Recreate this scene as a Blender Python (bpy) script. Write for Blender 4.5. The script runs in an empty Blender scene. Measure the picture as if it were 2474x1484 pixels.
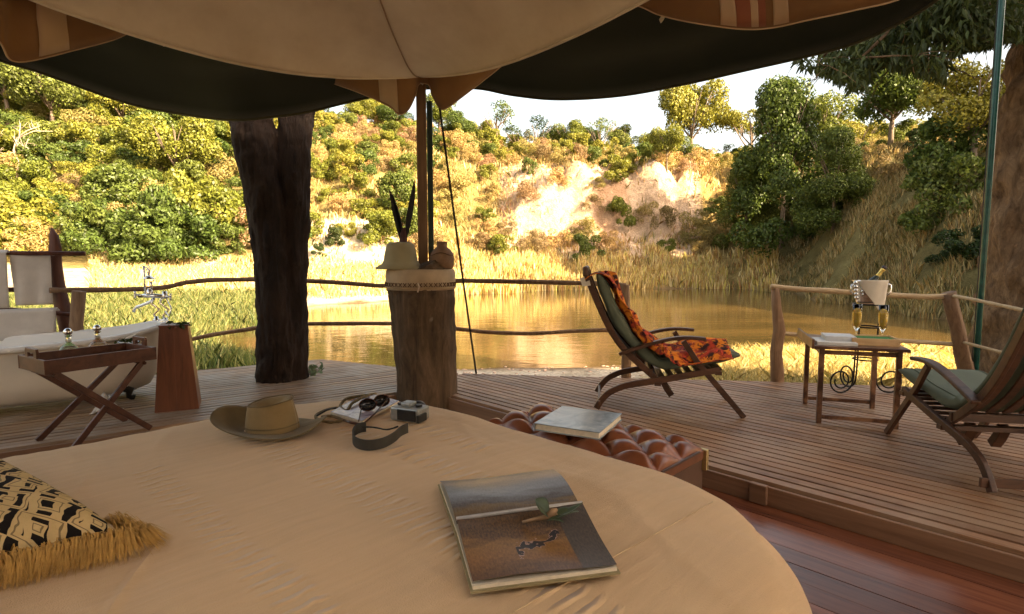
import bpy, math, random
import numpy as np
from math import sin, cos, pi, sqrt, radians, exp
from mathutils import Vector, Matrix, noise
random.seed(7)
RNG = np.random.default_rng(7)
S = bpy.context.scene
# ------------------------------------------------------------------ camera, sky, sun, exposure
FPX, CX, CY, EYE = 1361.0, 1236.5, 742.0, 1.2          # focal length and centre in a 2473 x 1484 frame; eye height over the deck
PITCH = math.atan(117.0 / FPX)
cd = bpy.data.cameras.new('camera')
cam = bpy.data.objects.new('camera', cd)
S.collection.objects.link(cam)
cam.location = (0, 0, EYE)
cam.rotation_euler = (pi / 2 - PITCH, 0, 0)
cd.sensor_width = 36.0
cd.lens = 36.0 * FPX / 2473.0
cd.clip_start = 0.02
cd.clip_end = 4000
S.camera = cam
SUN_AZ, SUN_EL = radians(125), radians(26)             # azimuth clockwise from +Y (the view direction)
W = bpy.data.worlds.new('World')
S.world = W
W.use_nodes = True
wn = W.node_tree.nodes
wn.clear()
sky = wn.new('ShaderNodeTexSky')
sky.sky_type = 'NISHITA'
sky.sun_disc = False
sky.sun_elevation = SUN_EL
sky.sun_rotation = SUN_AZ
sky.air_density = 1.0
sky.dust_density = 5.0
sky.ozone_density = 0.6
tint = wn.new('ShaderNodeMix')
tint.data_type = 'RGBA'
tint.blend_type = 'MULTIPLY'
tint.inputs[0].default_value = 1.0
tint.inputs[7].default_value = (1.0, 0.83, 0.64, 1)
bg = wn.new('ShaderNodeBackground')
bg.inputs['Strength'].default_value = 0.15
wo = wn.new('ShaderNodeOutputWorld')
W.node_tree.links.new(sky.outputs[0], tint.inputs[6])
hsv_ = wn.new('ShaderNodeHueSaturation')
hsv_.inputs['Saturation'].default_value = 0.7
W.node_tree.links.new(tint.outputs[2], hsv_.inputs['Color'])
W.node_tree.links.new(hsv_.outputs[0], bg.inputs['Color'])
W.node_tree.links.new(bg.outputs[0], wo.inputs[0])
sl = bpy.data.lights.new('sun', 'SUN')
sl.energy = 4.6
sl.angle = radians(0.6)
sl.color = (1.0, 0.78, 0.48)
sun = bpy.data.objects.new('sun', sl)
S.collection.objects.link(sun)
SD = Vector((sin(SUN_AZ) * cos(SUN_EL), cos(SUN_AZ) * cos(SUN_EL), sin(SUN_EL)))   # towards the sun
sun.rotation_euler = SD.to_track_quat('Z', 'Y').to_euler()
sun.location = SD * 50
S.view_settings.view_transform = 'Standard'
S.view_settings.look = 'None'
S.view_settings.gamma = 1
S.view_settings.exposure = 2.4
S.view_settings.use_curve_mapping = False

# ------------------------------------------------------------------ helpers
def G(px, py, z=0.0):
    """where the sight line through a photo point meets the level z"""
    a, b = (px - CX) / FPX, (CY - py) / FPX
    dy = cos(PITCH) + b * sin(PITCH)
    dz = -sin(PITCH) + b * cos(PITCH)
    t = (z - EYE) / dz
    return Vector((a * t, dy * t, z))

def D(px, py, Y):
    """the point at distance Y in front of the eye"""
    a, b = (px - CX) / FPX, (CY - py) / FPX
    dy = cos(PITCH) + b * sin(PITCH)
    dz = -sin(PITCH) + b * cos(PITCH)
    t = Y / dy
    return Vector((a * t, Y, EYE + dz * t))

def rot2(v, ang):
    return Vector((v[0] * cos(ang) - v[1] * sin(ang), v[0] * sin(ang) + v[1] * cos(ang)))

E1 = Vector((-0.704, 0.711))      # run of the right-hand deck boards
N1 = Vector((0.711, 0.704))
D2 = Vector((0.82, 0.573))        # run of the left-hand deck boards
ROOTM = {}

def tag(o, label=None, cat=None, group=None, kind=None, category=None):
    cat = cat or category
    if label: o['label'] = label
    if cat: o['category'] = cat
    if group: o['group'] = group
    if kind: o['kind'] = kind
    return o

def thing(name, label, cat, loc=(0, 0, 0), rz=0.0, group=None, scale=1.0):
    o = bpy.data.objects.new(name, None)
    S.collection.objects.link(o)
    o.empty_display_size = 0.1
    o.location = loc
    o.rotation_euler = (0, 0, rz)
    o.scale = (scale,) * 3
    tag(o, label, cat, group)
    return o

class MB:
    def __init__(s):
        s.v, s.f, s.uv = [], [], None
    def add(s, vs, fs):
        n = len(s.v)
        s.v += [tuple(p) for p in vs]
        s.f += [tuple(i + n for i in q) for q in fs]
        return s
    def obox(s, c, ax, ay, az):
        c, ax, ay, az = Vector(c), Vector(ax), Vector(ay), Vector(az)
        vs = [c + i * ax + j * ay + k * az for i in (-1, 1) for j in (-1, 1) for k in (-1, 1)]
        return s.add(vs, [(0, 1, 3, 2), (4, 6, 7, 5), (0, 4, 5, 1), (2, 3, 7, 6), (0, 2, 6, 4), (1, 5, 7, 3)])
    def box(s, c, size, rz=0.0):
        x, y = rot2((size[0] / 2, 0), rz), rot2((0, size[1] / 2), rz)
        return s.obox(c, (x[0], x[1], 0), (y[0], y[1], 0), (0, 0, size[2] / 2))
    def bar(s, p0, p1, w, t, side=(0, 1, 0)):
        return s.sweep([p0, p1], side, w, t)
    def sweep(s, pts, side, w, t):
        """a rectangular section, t across (along side) and w in the plane of the path"""
        pts = [Vector(p) for p in pts]
        side = Vector(side).normalized()
        n = len(pts)
        ws = w if isinstance(w, (list, tuple)) else [w] * n
        rings = []
        for i, p in enumerate(pts):
            tg = (pts[min(i + 1, n - 1)] - pts[max(i - 1, 0)]).normalized()
            nm = side.cross(tg).normalized()
            sd = tg.cross(nm).normalized()
            rings.append([p + sd * a * t / 2 + nm * b * ws[i] / 2 for a, b in ((-1, -1), (1, -1), (1, 1), (-1, 1))])
        fs = []
        for i in range(n - 1):
            for k in range(4):
                a, b = i * 4 + k, i * 4 + (k + 1) % 4
                fs.append((a, b, b + 4, a + 4))
        fs += [(3, 2, 1, 0), tuple((n - 1) * 4 + k for k in range(4))]
        return s.add([q for r in rings for q in r], fs)
    def tube(s, pts, r, n=8, cap=True, jit=0.0, seed=0, ridge=0.0):
        pts = [Vector(p) for p in pts]
        m = len(pts)
        rs = r if isinstance(r, (list, tuple)) else [r] * m
        vs = []
        nm = None
        for i, p in enumerate(pts):
            tg = (pts[min(i + 1, m - 1)] - pts[max(i - 1, 0)])
            if tg.length < 1e-9: tg = Vector((0, 0, 1))
            tg.normalize()
            if nm is None:
                nm = Vector((0, 0, 1)).cross(tg)
                if nm.length < 0.1: nm = Vector((1, 0, 0))
                nm.normalize()
            nm = (nm - tg * nm.dot(tg)).normalized()
            bn = tg.cross(nm)
            for k in range(n):
                a = 2 * pi * k / n
                rr = rs[i]
                if jit:
                    q = Vector((cos(a) * 1.7 + seed, sin(a) * 1.7, i * 0.35 + seed))
                    rr *= 1 + jit * noise.noise(q) + jit * 0.5 * noise.noise(q * 2.7)
                if ridge:
                    q = Vector((cos(a) * 7.5 + seed, sin(a) * 7.5, i * 0.16 + seed))
                    rr *= 1 + ridge * (1 - 2.2 * abs(noise.noise(q))) + ridge * .5 * noise.noise(q * 2.3)
                vs.append(p + nm * cos(a) * rr + bn * sin(a) * rr)
        fs = [(i * n + k, i * n + (k + 1) % n, (i + 1) * n + (k + 1) % n, (i + 1) * n + k) for i in range(m - 1) for k in range(n)]
        if cap:
            fs += [tuple(range(n - 1, -1, -1)), tuple((m - 1) * n + k for k in range(n))]
        return s.add(vs, fs)
    def lathe(s, prof, o=(0, 0, 0), n=20, sx=1.0, sy=1.0, M=None):
        vs = []
        for r, z in prof:
            for k in range(n):
                a = 2 * pi * k / n
                p = Vector((r * cos(a) * sx, r * sin(a) * sy, z))
                if M is not None: p = M @ p
                vs.append(p + Vector(o))
        fs = [(i * n + k, i * n + (k + 1) % n, (i + 1) * n + (k + 1) % n, (i + 1) * n + k) for i in range(len(prof) - 1) for k in range(n)]
        if prof[0][0] > 1e-4: fs.append(tuple(range(n - 1, -1, -1)))
        if prof[-1][0] > 1e-4: fs.append(tuple((len(prof) - 1) * n + k for k in range(n)))
        return s.add(vs, fs)
    def prism(s, poly, z0, z1):
        n = len(poly)
        vs = [(p[0], p[1], z0) for p in poly] + [(p[0], p[1], z1) for p in poly]
        fs = [tuple(range(n - 1, -1, -1)), tuple(range(n, 2 * n))] + [(i, (i + 1) % n, (i + 1) % n + n, i + n) for i in range(n)]
        return s.add(vs, fs)
    def grid(s, fn, nu, nv, uv=False):
        vs = [fn(i / nu, j / nv) for i in range(nu + 1) for j in range(nv + 1)]
        w = nv + 1
        fs = [(i * w + j, (i + 1) * w + j, (i + 1) * w + j + 1, i * w + j + 1) for i in range(nu) for j in range(nv)]
        if uv:
            s.uv = (s.uv or []) + [(i / nu, j / nv) for i in range(nu + 1) for j in range(nv + 1)]
        return s.add(vs, fs)
    def build(s, name, m, parent=None, smooth=False, bevel=0.0, solid=0.0, local=False, subsurf=0, **tags):
        root = parent
        while root is not None and root.parent is not None: root = root.parent
        vs = s.v
        if root is not None and not local:
            M = (Matrix.Translation(root.location) @ Matrix.Rotation(root.rotation_euler[2], 4, 'Z') @ Matrix.Diagonal((*root.scale, 1))).inverted()
            vs = [M @ Vector(p) for p in vs]
        me = bpy.data.meshes.new(name)
        me.from_pydata([tuple(p) for p in vs], [], s.f)
        if s.uv:
            ul = me.uv_layers.new(name='UVMap')
            li = np.zeros(len(me.loops), dtype=np.int32)
            me.loops.foreach_get('vertex_index', li)
            arr = np.array(s.uv, dtype=np.float32)
            if len(arr) < len(s.v): arr = np.vstack([arr, np.zeros((len(s.v) - len(arr), 2), np.float32)])
            ul.data.foreach_set('uv', arr[li].ravel())
        me.update()
        if smooth:
            me.polygons.foreach_set('use_smooth', [True] * len(me.polygons))
        o = bpy.data.objects.new(name, me)
        S.collection.objects.link(o)
        if m: me.materials.append(m)
        if parent is not None: o.parent = parent
        if solid:
            md = o.modifiers.new('thick', 'SOLIDIFY'); md.thickness = solid; md.offset = 0
        if bevel:
            md = o.modifiers.new('bevel', 'BEVEL'); md.width = bevel; md.segments = 2; md.limit_method = 'ANGLE'
            md.angle_limit = radians(40)
        if subsurf:
            md = o.modifiers.new('sub', 'SUBSURF'); md.levels = subsurf; md.render_levels = subsurf
        tag(o, **tags)
        return o

def copy_tree(o, parent=None):
    c = o.copy(); S.collection.objects.link(c)
    if parent is not None: c.parent = parent
    for ch in list(o.children): copy_tree(ch, c)
    return c

# ------------------------------------------------------------------ materials
class NT:
    def __init__(s, name):
        s.m = bpy.data.materials.new(name); s.m.use_nodes = True
        s.t = s.m.node_tree; s.n = s.t.nodes; s.b = s.n['Principled BSDF']; s.out = s.n['Material Output']
        s.co = s.n.new('ShaderNodeTexCoord')
    def l(s, a, b): s.t.links.new(a, b)
    def mapping(s, scale=(1, 1, 1), rot=(0, 0, 0), src='Object', loc=(0, 0, 0)):
        q = s.n.new('ShaderNodeMapping'); q.inputs['Scale'].default_value = scale; q.inputs['Rotation'].default_value = rot
        q.inputs['Location'].default_value = loc
        s.l(s.co.outputs[src], q.inputs[0]); return q.outputs[0]
    def rotmap(s, ang, scale):
        a = s.mapping(rot=(0, 0, ang))
        q = s.n.new('ShaderNodeMapping'); q.inputs['Scale'].default_value = scale
        s.l(a, q.inputs[0]); return q.outputs[0]
    def noise(s, vec, scale, detail=4, rough=0.6, dist=0.0):
        q = s.n.new('ShaderNodeTexNoise'); q.inputs['Scale'].default_value = scale; q.inputs['Detail'].default_value = detail
        q.inputs['Roughness'].default_value = rough; q.inputs['Distortion'].default_value = dist
        if vec is not None: s.l(vec, q.inputs['Vector'])
        return q.outputs['Fac']
    def ramp(s, fac, stops):
        q = s.n.new('ShaderNodeValToRGB')
        e = q.color_ramp.elements
        e[0].position, e[0].color = stops[0][0], (*stops[0][1], 1)
        e[1].position, e[1].color = stops[-1][0], (*stops[-1][1], 1)
        for p, c in stops[1:-1]:
            k = e.new(p); k.color = (*c, 1)
        s.l(fac, q.inputs[0]); return q.outputs[0]
    def mix(s, fac, a, b, mode='MIX'):
        q = s.n.new('ShaderNodeMix'); q.data_type = 'RGBA'; q.blend_type = mode
        for i, x in ((0, fac), (6, a), (7, b)):
            if isinstance(x, (int, float)): q.inputs[i].default_value = x
            elif isinstance(x, tuple): q.inputs[i].default_value = (*x, 1)
            else: s.l(x, q.inputs[i])
        return q.outputs[2]
    def math(s, op, a, b=0.0, c=0.0):
        q = s.n.new('ShaderNodeMath'); q.operation = op
        for i, x in ((0, a), (1, b), (2, c)):
            if isinstance(x, (int, float)): q.inputs[i].default_value = x
            else: s.l(x, q.inputs[i])
        return q.outputs[0]
    def bump(s, h, strength=0.3, dist=0.01):
        q = s.n.new('ShaderNodeBump'); q.inputs['Strength'].default_value = strength; q.inputs['Distance'].default_value = dist
        s.l(h, q.inputs['Height']); s.l(q.outputs[0], s.b.inputs['Normal']); return q.outputs[0]
    def set(s, color=None, rough=None, metal=None, spec=None, trans=None, ior=None, coat=None):
        for k, v in (('Base Color', color), ('Roughness', rough), ('Metallic', metal), ('Specular IOR Level', spec), ('Transmission Weight', trans), ('IOR', ior), ('Coat Weight', coat)):
            if v is None: continue
            if isinstance(v, tuple): s.b.inputs[k].default_value = (*v, 1)
            elif isinstance(v, (int, float)): s.b.inputs[k].default_value = v
            else: s.l(v, s.b.inputs[k])
        return s.m

def mulc(c, k): return tuple(min(1, x * k) for x in c)

def plain(name, c, rough=0.7, metal=0.0, var=0.25, scale=12, bump=0.15, bd=0.004, spec=0.4):
    t = NT(name)
    n = t.noise(t.mapping(), scale, 5)
    t.bump(n, bump, bd)
    return t.set(t.ramp(n, [(0.3, mulc(c, 1 - var)), (0.7, mulc(c, 1 + var))]), rough, metal, spec)

def wood(name, c1, c2, ang=0.0, rough=0.55, along=1.2, across=26, objvar=0.25, bump=0.25, axis=0, spec=0.4, wear=None):
    t = NT(name)
    sc = [across] * 3; sc[axis] = along
    v = t.rotmap(ang, tuple(sc))
    oi = t.n.new('ShaderNodeObjectInfo')
    add = t.n.new('ShaderNodeVectorMath'); add.operation = 'ADD'
    cmb = t.n.new('ShaderNodeCombineXYZ')
    r = t.math('MULTIPLY', oi.outputs['Random'], 40.0)
    for k in range(3): t.l(r, cmb.inputs[k])
    t.l(v, add.inputs[0]); t.l(cmb.outputs[0], add.inputs[1])
    n = t.noise(add.outputs[0], 1.0, 7, 0.68, 0.6)
    col = t.ramp(n, [(0.28, c1), (0.5, tuple((a + b) / 2 for a, b in zip(c1, c2))), (0.74, c2)])
    k = t.math('MULTIPLY_ADD', oi.outputs['Random'], objvar * 2, 1 - objvar)
    hs = t.n.new('ShaderNodeHueSaturation'); t.l(col, hs.inputs['Color']); t.l(k, hs.inputs['Value'])
    out = hs.outputs[0]
    if wear:
        w = t.noise(t.mapping(), wear[0], 5, 0.65)
        out = t.mix(t.ramp(w, [(0.45, (0, 0, 0)), (0.62, (1, 1, 1))]), out, wear[1])
    t.bump(n, bump, 0.003)
    return t.set(out, rough, 0, spec)

def leafmat(name, c, trans=0.35):
    t = NT(name)
    at = t.n.new('ShaderNodeAttribute'); at.attribute_name = 'shade'
    oi = t.n.new('ShaderNodeObjectInfo')
    hs = t.n.new('ShaderNodeHueSaturation')
    hs.inputs['Color'].default_value = (*c, 1)
    t.l(t.math('MULTIPLY_ADD', oi.outputs['Random'], 0.05, 0.475), hs.inputs['Hue'])
    t.l(t.math('MULTIPLY_ADD', oi.outputs['Random'], -0.5, 1.25), hs.inputs['Value'])
    col = t.mix(1.0, hs.outputs[0], at.outputs['Color'], 'MULTIPLY')
    df = t.n.new('ShaderNodeBsdfDiffuse'); tr = t.n.new('ShaderNodeBsdfTranslucent'); gl = t.n.new('ShaderNodeBsdfGlossy')
    gl.inputs['Roughness'].default_value = 0.45; gl.inputs['Color'].default_value = (1, 1, 1, 1)
    t.l(col, df.inputs[0]); t.l(t.mix(1.0, col, (1.15, 1.15, 0.6), 'MULTIPLY'), tr.inputs[0])
    m1 = t.n.new('ShaderNodeMixShader'); m1.inputs[0].default_value = trans * .8
    t.l(df.outputs[0], m1.inputs[1]); t.l(tr.outputs[0], m1.inputs[2])
    m2 = t.n.new('ShaderNodeMixShader'); m2.inputs[0].default_value = 0.015
    t.l(m1.outputs[0], m2.inputs[1]); t.l(gl.outputs[0], m2.inputs[2])
    t.l(m2.outputs[0], t.out.inputs[0])
    t.n.remove(t.b)
    return t.m

def fabric(name, c1, c2, rough=0.9, scale=6, weave=500, bump=0.2, trans=0.0):
    t = NT(name)
    n = t.noise(t.mapping(), scale, 6, 0.6)
    w = t.noise(t.mapping(), weave, 2)
    t.bump(t.math('ADD', t.math('MULTIPLY', n, 2.0), w), bump, 0.004)
    t.set(t.ramp(n, [(0.3, c1), (0.7, c2)]), rough, 0, 0.15)
    t.b.inputs['Sheen Weight'].default_value = 0.15
    return t.m
# ------------------------------------------------------------------ the land
WATER = -1.1
PROF = [
 (-1.3, [(0,-.6),(9,-.7),(14,-.8),(30,-.3),(36,1),(45,7),(60,16),(80,25),(120,30)]),
 (-.9,  [(0,-.6),(9,-.7),(15,-.85),(26,-.6),(34,.2),(39,1.2),(46,6),(60,15.5),(80,24),(120,28)]),
 (-.6,  [(0,-.6),(9,-.7),(13,-.95),(22,-.8),(30,-.2),(38,.4),(42,2),(55,11),(70,18.5),(90,22),(120,24)]),
 (-.45, [(0,-.6),(9,-.75),(12,-1.05),(15,-1.4),(18,-1.4),(20,-.95),(30,-.2),(38,.5),(42,2),(55,10.5),(70,17),(90,20),(120,20)]),
 (-.3,  [(0,-.6),(9,-.8),(11,-1.05),(13,-1.7),(26,-1.7),(28.5,-1.1),(31,-.6),(38,.5),(42,2.5),(52,9),(66,16),(85,19),(120,20)]),
 (-.05, [(0,-.6),(9,-.85),(12,-1.1),(14,-1.8),(35,-1.8),(37,-1.1),(41,-.4),(46,1.5),(52,5.5),(56,9.5),(70,15),(90,17),(120,17)]),
 (.1,   [(0,-.6),(9,-.85),(12,-1.1),(14,-1.9),(39,-1.9),(41,-1.1),(44,0),(48,2),(50,3),(51.5,8.5),(54,10.2),(72,14),(90,16),(120,16)]),
 (.25,  [(0,-.6),(9,-.85),(12.3,-1.1),(14.5,-1.9),(41,-1.9),(43,-1.1),(46,.2),(49,2),(51,3.5),(52.5,9),(55,10.2),(75,14),(95,15),(120,15)]),
 (.4,   [(0,-.6),(9,-.85),(13.3,-1.1),(15.5,-1.9),(41,-1.9),(43,-1.1),(46,.5),(50,3.5),(55,9.5),(60,10.3),(78,13.5),(120,15)]),
 (.5,   [(0,-.6),(9,-.85),(13.8,-1.1),(15.8,-1.9),(35,-1.9),(37,-1.1),(42,1),(50,8),(54,9.5),(75,13.5),(120,15)]),
 (.65,  [(0,-.6),(9,-.85),(14.1,-1.1),(16,-1.8),(26.5,-1.8),(28.5,-1.0),(30,.2),(34,4),(41,8.8),(60,12),(80,14),(120,15)]),
 (.83,  [(0,-.6),(9,-.85),(13.5,-1.1),(15,-1.6),(19.5,-1.6),(21,-1.0),(23,1.5),(28,6.2),(35,8.8),(60,13),(120,16)]),
 (1.1,  [(0,-.6),(9,-.8),(12,-1),(15,.5),(19,4.5),(25,9),(42,11),(60,14),(120,17)]),
 (1.6,  [(0,-.6),(9,-.6),(13,1),(17,6),(25,10),(60,14),(120,17)])]
PA = np.array([p[0] for p in PROF])
def sstep(x, a, b):
    t = min(1, max(0, (x - a) / (b - a))); return t * t * (3 - 2 * t)
def prof_z(i, Y):
    q = PROF[i][1]
    return float(np.interp(Y, [p[0] for p in q], [p[1] for p in q]))
def land(X, Y, rough=True):
    if Y > 0.5: a = X / Y
    else: a = 9 if X > 0 else -9
    a += 0.03 * noise.noise(Vector((X * 0.12, Y * 0.12, 5.0))) * (1 if Y > 12 else 0)
    ac = min(1.6, max(-1.3, a))
    i = int(np.searchsorted(PA, ac)) - 1
    i = max(0, min(len(PA) - 2, i))
    t = (ac - PA[i]) / (PA[i + 1] - PA[i])
    t = t * t * (3 - 2 * t) * 0.5 + t * 0.5
    z = prof_z(i, Y) * (1 - t) + prof_z(i + 1, Y) * t
    w = sstep(a, 0.9, 1.3)
    zr = -0.6 + sstep(X, 22, 55) * 9
    z = z * (1 - w) + max(z, zr) * w
    w = sstep(-a, 1.3, 3)
    zl = -0.6 + sstep(-X, 30, 70) * 10
    z = z * (1 - w) + max(z, zl) * w
    if rough and Y > 6:
        if 48 < Y < 58 and -.08 < a < .42:
            e = sstep(Y, 48, 50.5) * (1 - sstep(Y, 54, 58)) * sstep(a, -.08, .02) * (1 - sstep(a, .34, .42))
            z += e * (1.6 * noise.noise(Vector((X * .5, Y * .12, 3))) + .9 * noise.noise(Vector((X * 1.3, Y * .5, 8))) + .5 * abs(noise.noise(Vector((X * 2.6, Y * 1.2, 1)))))
        k = sstep(z, -0.8, 3)
        z += k * (0.9 * noise.noise(Vector((X * 0.11, Y * 0.11, 1.3))) + 0.35 * noise.noise(Vector((X * 0.45, Y * 0.45, 2.3))))
        z += 0.06 * noise.noise(Vector((X * 0.8, Y * 0.8, 0)))
    return z
def hit(px, py, Y0=8.0, Y1=110.0):
    """where the sight line through a photo point meets the land"""
    Y = Y0
    while Y < Y1:
        p = D(px, py, Y)
        if p.z <= land(p.x, Y): return Vector((p.x, Y, land(p.x, Y)))
        Y += 0.25
    return None

def axis(segs):
    out = [segs[0][0]]
    for a, b, st in segs:
        n = max(1, int(round((b - a) / st)))
        out += [a + (b - a) * (k + 1) / n for k in range(n)]
    return out
gx = axis([(-700, -130, 95), (-130, -60, 7), (-60, -40, 2), (-40, 40, .55), (40, 60, 2), (60, 130, 7), (130, 700, 95)])
gy = axis([(-400, -60, 85), (-60, 0, 10), (0, 8, 2), (8, 30, .6), (30, 62, .45), (62, 90, 1.1), (90, 130, 5), (130, 900, 110)])
HZ = np.array([[land(x, y) for y in gy] for x in gx])
gv = [(x, y, HZ[i, j]) for i, x in enumerate(gx) for j, y in enumerate(gy)]
w_ = len(gy)
gf = [(i * w_ + j, (i + 1) * w_ + j, (i + 1) * w_ + j + 1, i * w_ + j + 1) for i in range(len(gx) - 1) for j in range(w_ - 1)]
def zone(x, y, z):
    a = x / y if y > 1 else 0
    n = noise.noise(Vector((x * .3, y * .3, 9)))
    gold, sand, earth, mud, olive = (.36, .26, .10), (.66, .56, .40), (.62, .45, .31), (.22, .15, .08), (.16, .15, .055)
    if y < 5: return (.2, .17, .1)
    if z < WATER + .06: return mud
    if y < 16:
        if a < -.4: return (.15, .15, .05)
        if a < .24: return (.66, .57, .45)
        return (.42, .33, .15)
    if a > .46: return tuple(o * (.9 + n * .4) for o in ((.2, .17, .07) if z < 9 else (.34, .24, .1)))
    if a < -.02:
        if z < .9 + n: return sand if z > -.75 or a > -.42 else olive
        if -.38 < a < -.18 and z < 4.5: return sand if n > -.25 else earth
        return tuple(p * .55 + q * .45 for p, q in zip(gold, olive))
    if z < 1.2: return gold
    if z < 10.6 and a < .33: return earth if n > -.35 else (.5, .32, .2)
    return gold
tb = MB(); tb.v = gv; tb.f = gf
gm = NT('ground_soil')
at = gm.n.new('ShaderNodeAttribute'); at.attribute_name = 'soil'
n1 = gm.noise(gm.mapping(), 1.3, 8, .7); n2 = gm.noise(gm.mapping(), 14, 6, .7)
c1 = gm.mix(1.0, at.outputs['Color'], gm.ramp(n1, [(.3, (.62, .58, .5)), (.7, (1.2, 1.2, 1.2))]), 'MULTIPLY')
c1 = gm.mix(1.0, c1, gm.ramp(n2, [(.35, (.6, .58, .55)), (.6, (1.12, 1.12, 1.12))]), 'MULTIPLY')
gm.bump(gm.math('ADD', gm.math('MULTIPLY', n1, 4.0), n2), .8, .12)
gm.set(c1, .95, 0, .1)
ground = tb.build('ground', gm.m, smooth=True, kind='structure', label='dry sloping ground of the river banks and hillside')
cl = ground.data.color_attributes.new('soil', 'FLOAT_COLOR', 'POINT')
cl.data.foreach_set('color', np.array([(*zone(*p), 1) for p in gv], dtype=np.float32).ravel())

wm = NT('river_water')
wv = wm.mapping((1.0, 2.2, 1))
wnz = wm.math('ADD', wm.noise(wv, 1.1, 3, .5, .4), wm.math('MULTIPLY', wm.noise(wv, 5.5, 2, .5), .22))
wm.bump(wnz, .16, .05)
wm.set(wm.ramp(wm.noise(wm.mapping((.1, .25, 1)), 1.0, 3), [(.35, (.05, .035, .012)), (.65, (.115, .07, .022))]), .045, 0, .5)
wm.b.inputs['IOR'].default_value = 1.28
MB().add([(-60, 5, WATER), (60, 5, WATER), (60, 50, WATER), (-60, 50, WATER)], [(0, 1, 2, 3)]).build('river_water', wm.m, kind='structure', label='still brown-green river pool below the deck')

# ------------------------------------------------------------------ leaves and blades
L_GREEN = leafmat('leaf_green', (.10, .13, .025))
L_YELL = leafmat('leaf_yellow_green', (.19, .195, .028))
L_GOLD = leafmat('leaf_golden', (.35, .26, .09), .3)
L_RUST = leafmat('leaf_rust', (.27, .18, .085), .3)
L_DARK = leafmat('leaf_dark', (.035, .055, .014), .3)
L_GRASS = leafmat('grass_blade', (1, 1, 1), .3)
BARK = plain('pale_bark', (.17, .125, .085), .9, scale=9, bump=.6, bd=.03)

def leaf_mesh(name, C, Nn, L, Wd, shade, mat):
    """diamond leaves: centres C, facing Nn, length L, width Wd"""
    n = len(C)
    r = RNG.normal(size=(n, 3))
    T = np.cross(Nn, r); T /= np.linalg.norm(T, axis=1)[:, None] + 1e-9
    B = np.cross(Nn, T); B /= np.linalg.norm(B, axis=1)[:, None] + 1e-9
    L = np.broadcast_to(L, (n,))[:, None]; Wd = np.broadcast_to(Wd, (n,))[:, None]
    V = np.stack([C - T * L / 2, C + B * Wd / 2 + Nn * Wd * .15, C + T * L / 2, C - B * Wd / 2 + Nn * Wd * .15], 1).reshape(-1, 3)
    me = bpy.data.meshes.new(name)
    me.vertices.add(4 * n); me.vertices.foreach_set('co', V.astype(np.float32).ravel())
    me.loops.add(4 * n); me.loops.foreach_set('vertex_index', np.arange(4 * n, dtype=np.int32))
    me.polygons.add(n); me.polygons.foreach_set('loop_start', np.arange(0, 4 * n, 4, dtype=np.int32))
    me.update(calc_edges=True)
    ca = me.color_attributes.new('shade', 'FLOAT_COLOR', 'POINT')
    sh = np.ones((n, 4), np.float32); sh[:, :3] = shade if np.ndim(shade) == 2 else np.asarray(shade)[:, None]
    ca.data.foreach_set('color', np.repeat(sh, 4, 0).ravel())
    me.materials.append(mat)
    return me

def crown_cloud(lobes, per, inner=.25):
    """points on and in a set of lobes (x, y, z, r)"""
    P, N_ = [], []
    for (x, y, z, r) in lobes:
        k = int(per * r * r)
        d = RNG.normal(size=(k, 3)); d /= np.linalg.norm(d, axis=1)[:, None]
        d = d[(d[:, 2] > -.55) | (RNG.random(k) < .3)]
        k = len(d)
        rad = r * (1 - inner * RNG.random(k) ** 1.6) * (1 + .12 * np.sin(d[:, 0] * 7 + x * 9) * np.sin(d[:, 2] * 6 + y * 5) )
        P.append(np.array([x, y, z]) + d * rad[:, None] * np.array([1, 1, .85]))
        nn = d * .7 + RNG.normal(size=(k, 3)) * .55
        N_.append(nn / np.linalg.norm(nn, axis=1)[:, None])
    return np.vstack(P), np.vstack(N_)

def bush_mesh(name, mat, w=1.6, h=2.6, nl=20, per=1500, leaf=.17, thin=.5, sparse=0):
    lobes = []
    for k in range(nl):
        a = random.uniform(0, 2 * pi); q = random.random() ** .6
        z = h * random.uniform(.12, .95)
        wr = w * (1 - .45 * (z / h) ** 2)
        lobes.append((cos(a) * q * wr, sin(a) * q * wr, z, random.uniform(.35, .8) * w * .46))
    P, Nn = crown_cloud(lobes, per)
    keep = P[:, 2] > .02
    P, Nn = P[keep], Nn[keep]
    if sparse:
        k = RNG.random(len(P)) > sparse
        P, Nn = P[k], Nn[k]
    n = len(P)
    sh = .35 + .95 * RNG.random(n) ** .8
    return leaf_mesh(name, P, Nn, leaf * (.7 + .7 * RNG.random(n)), leaf * thin * (.8 + .5 * RNG.random(n)), sh, mat)

BUSH = {k: [bush_mesh('bush_' + k, m, **kw) for _ in range(4)] for k, m, kw in (
    ('green', L_GREEN, {}), ('yellow', L_YELL, {}), ('gold', L_GOLD, dict(per=1250, leaf=.18, thin=.28, h=2.3)),
    ('rust', L_RUST, dict(per=1150, leaf=.18, thin=.26, h=2.2)), ('dark', L_DARK, dict(per=1600)))}

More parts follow.
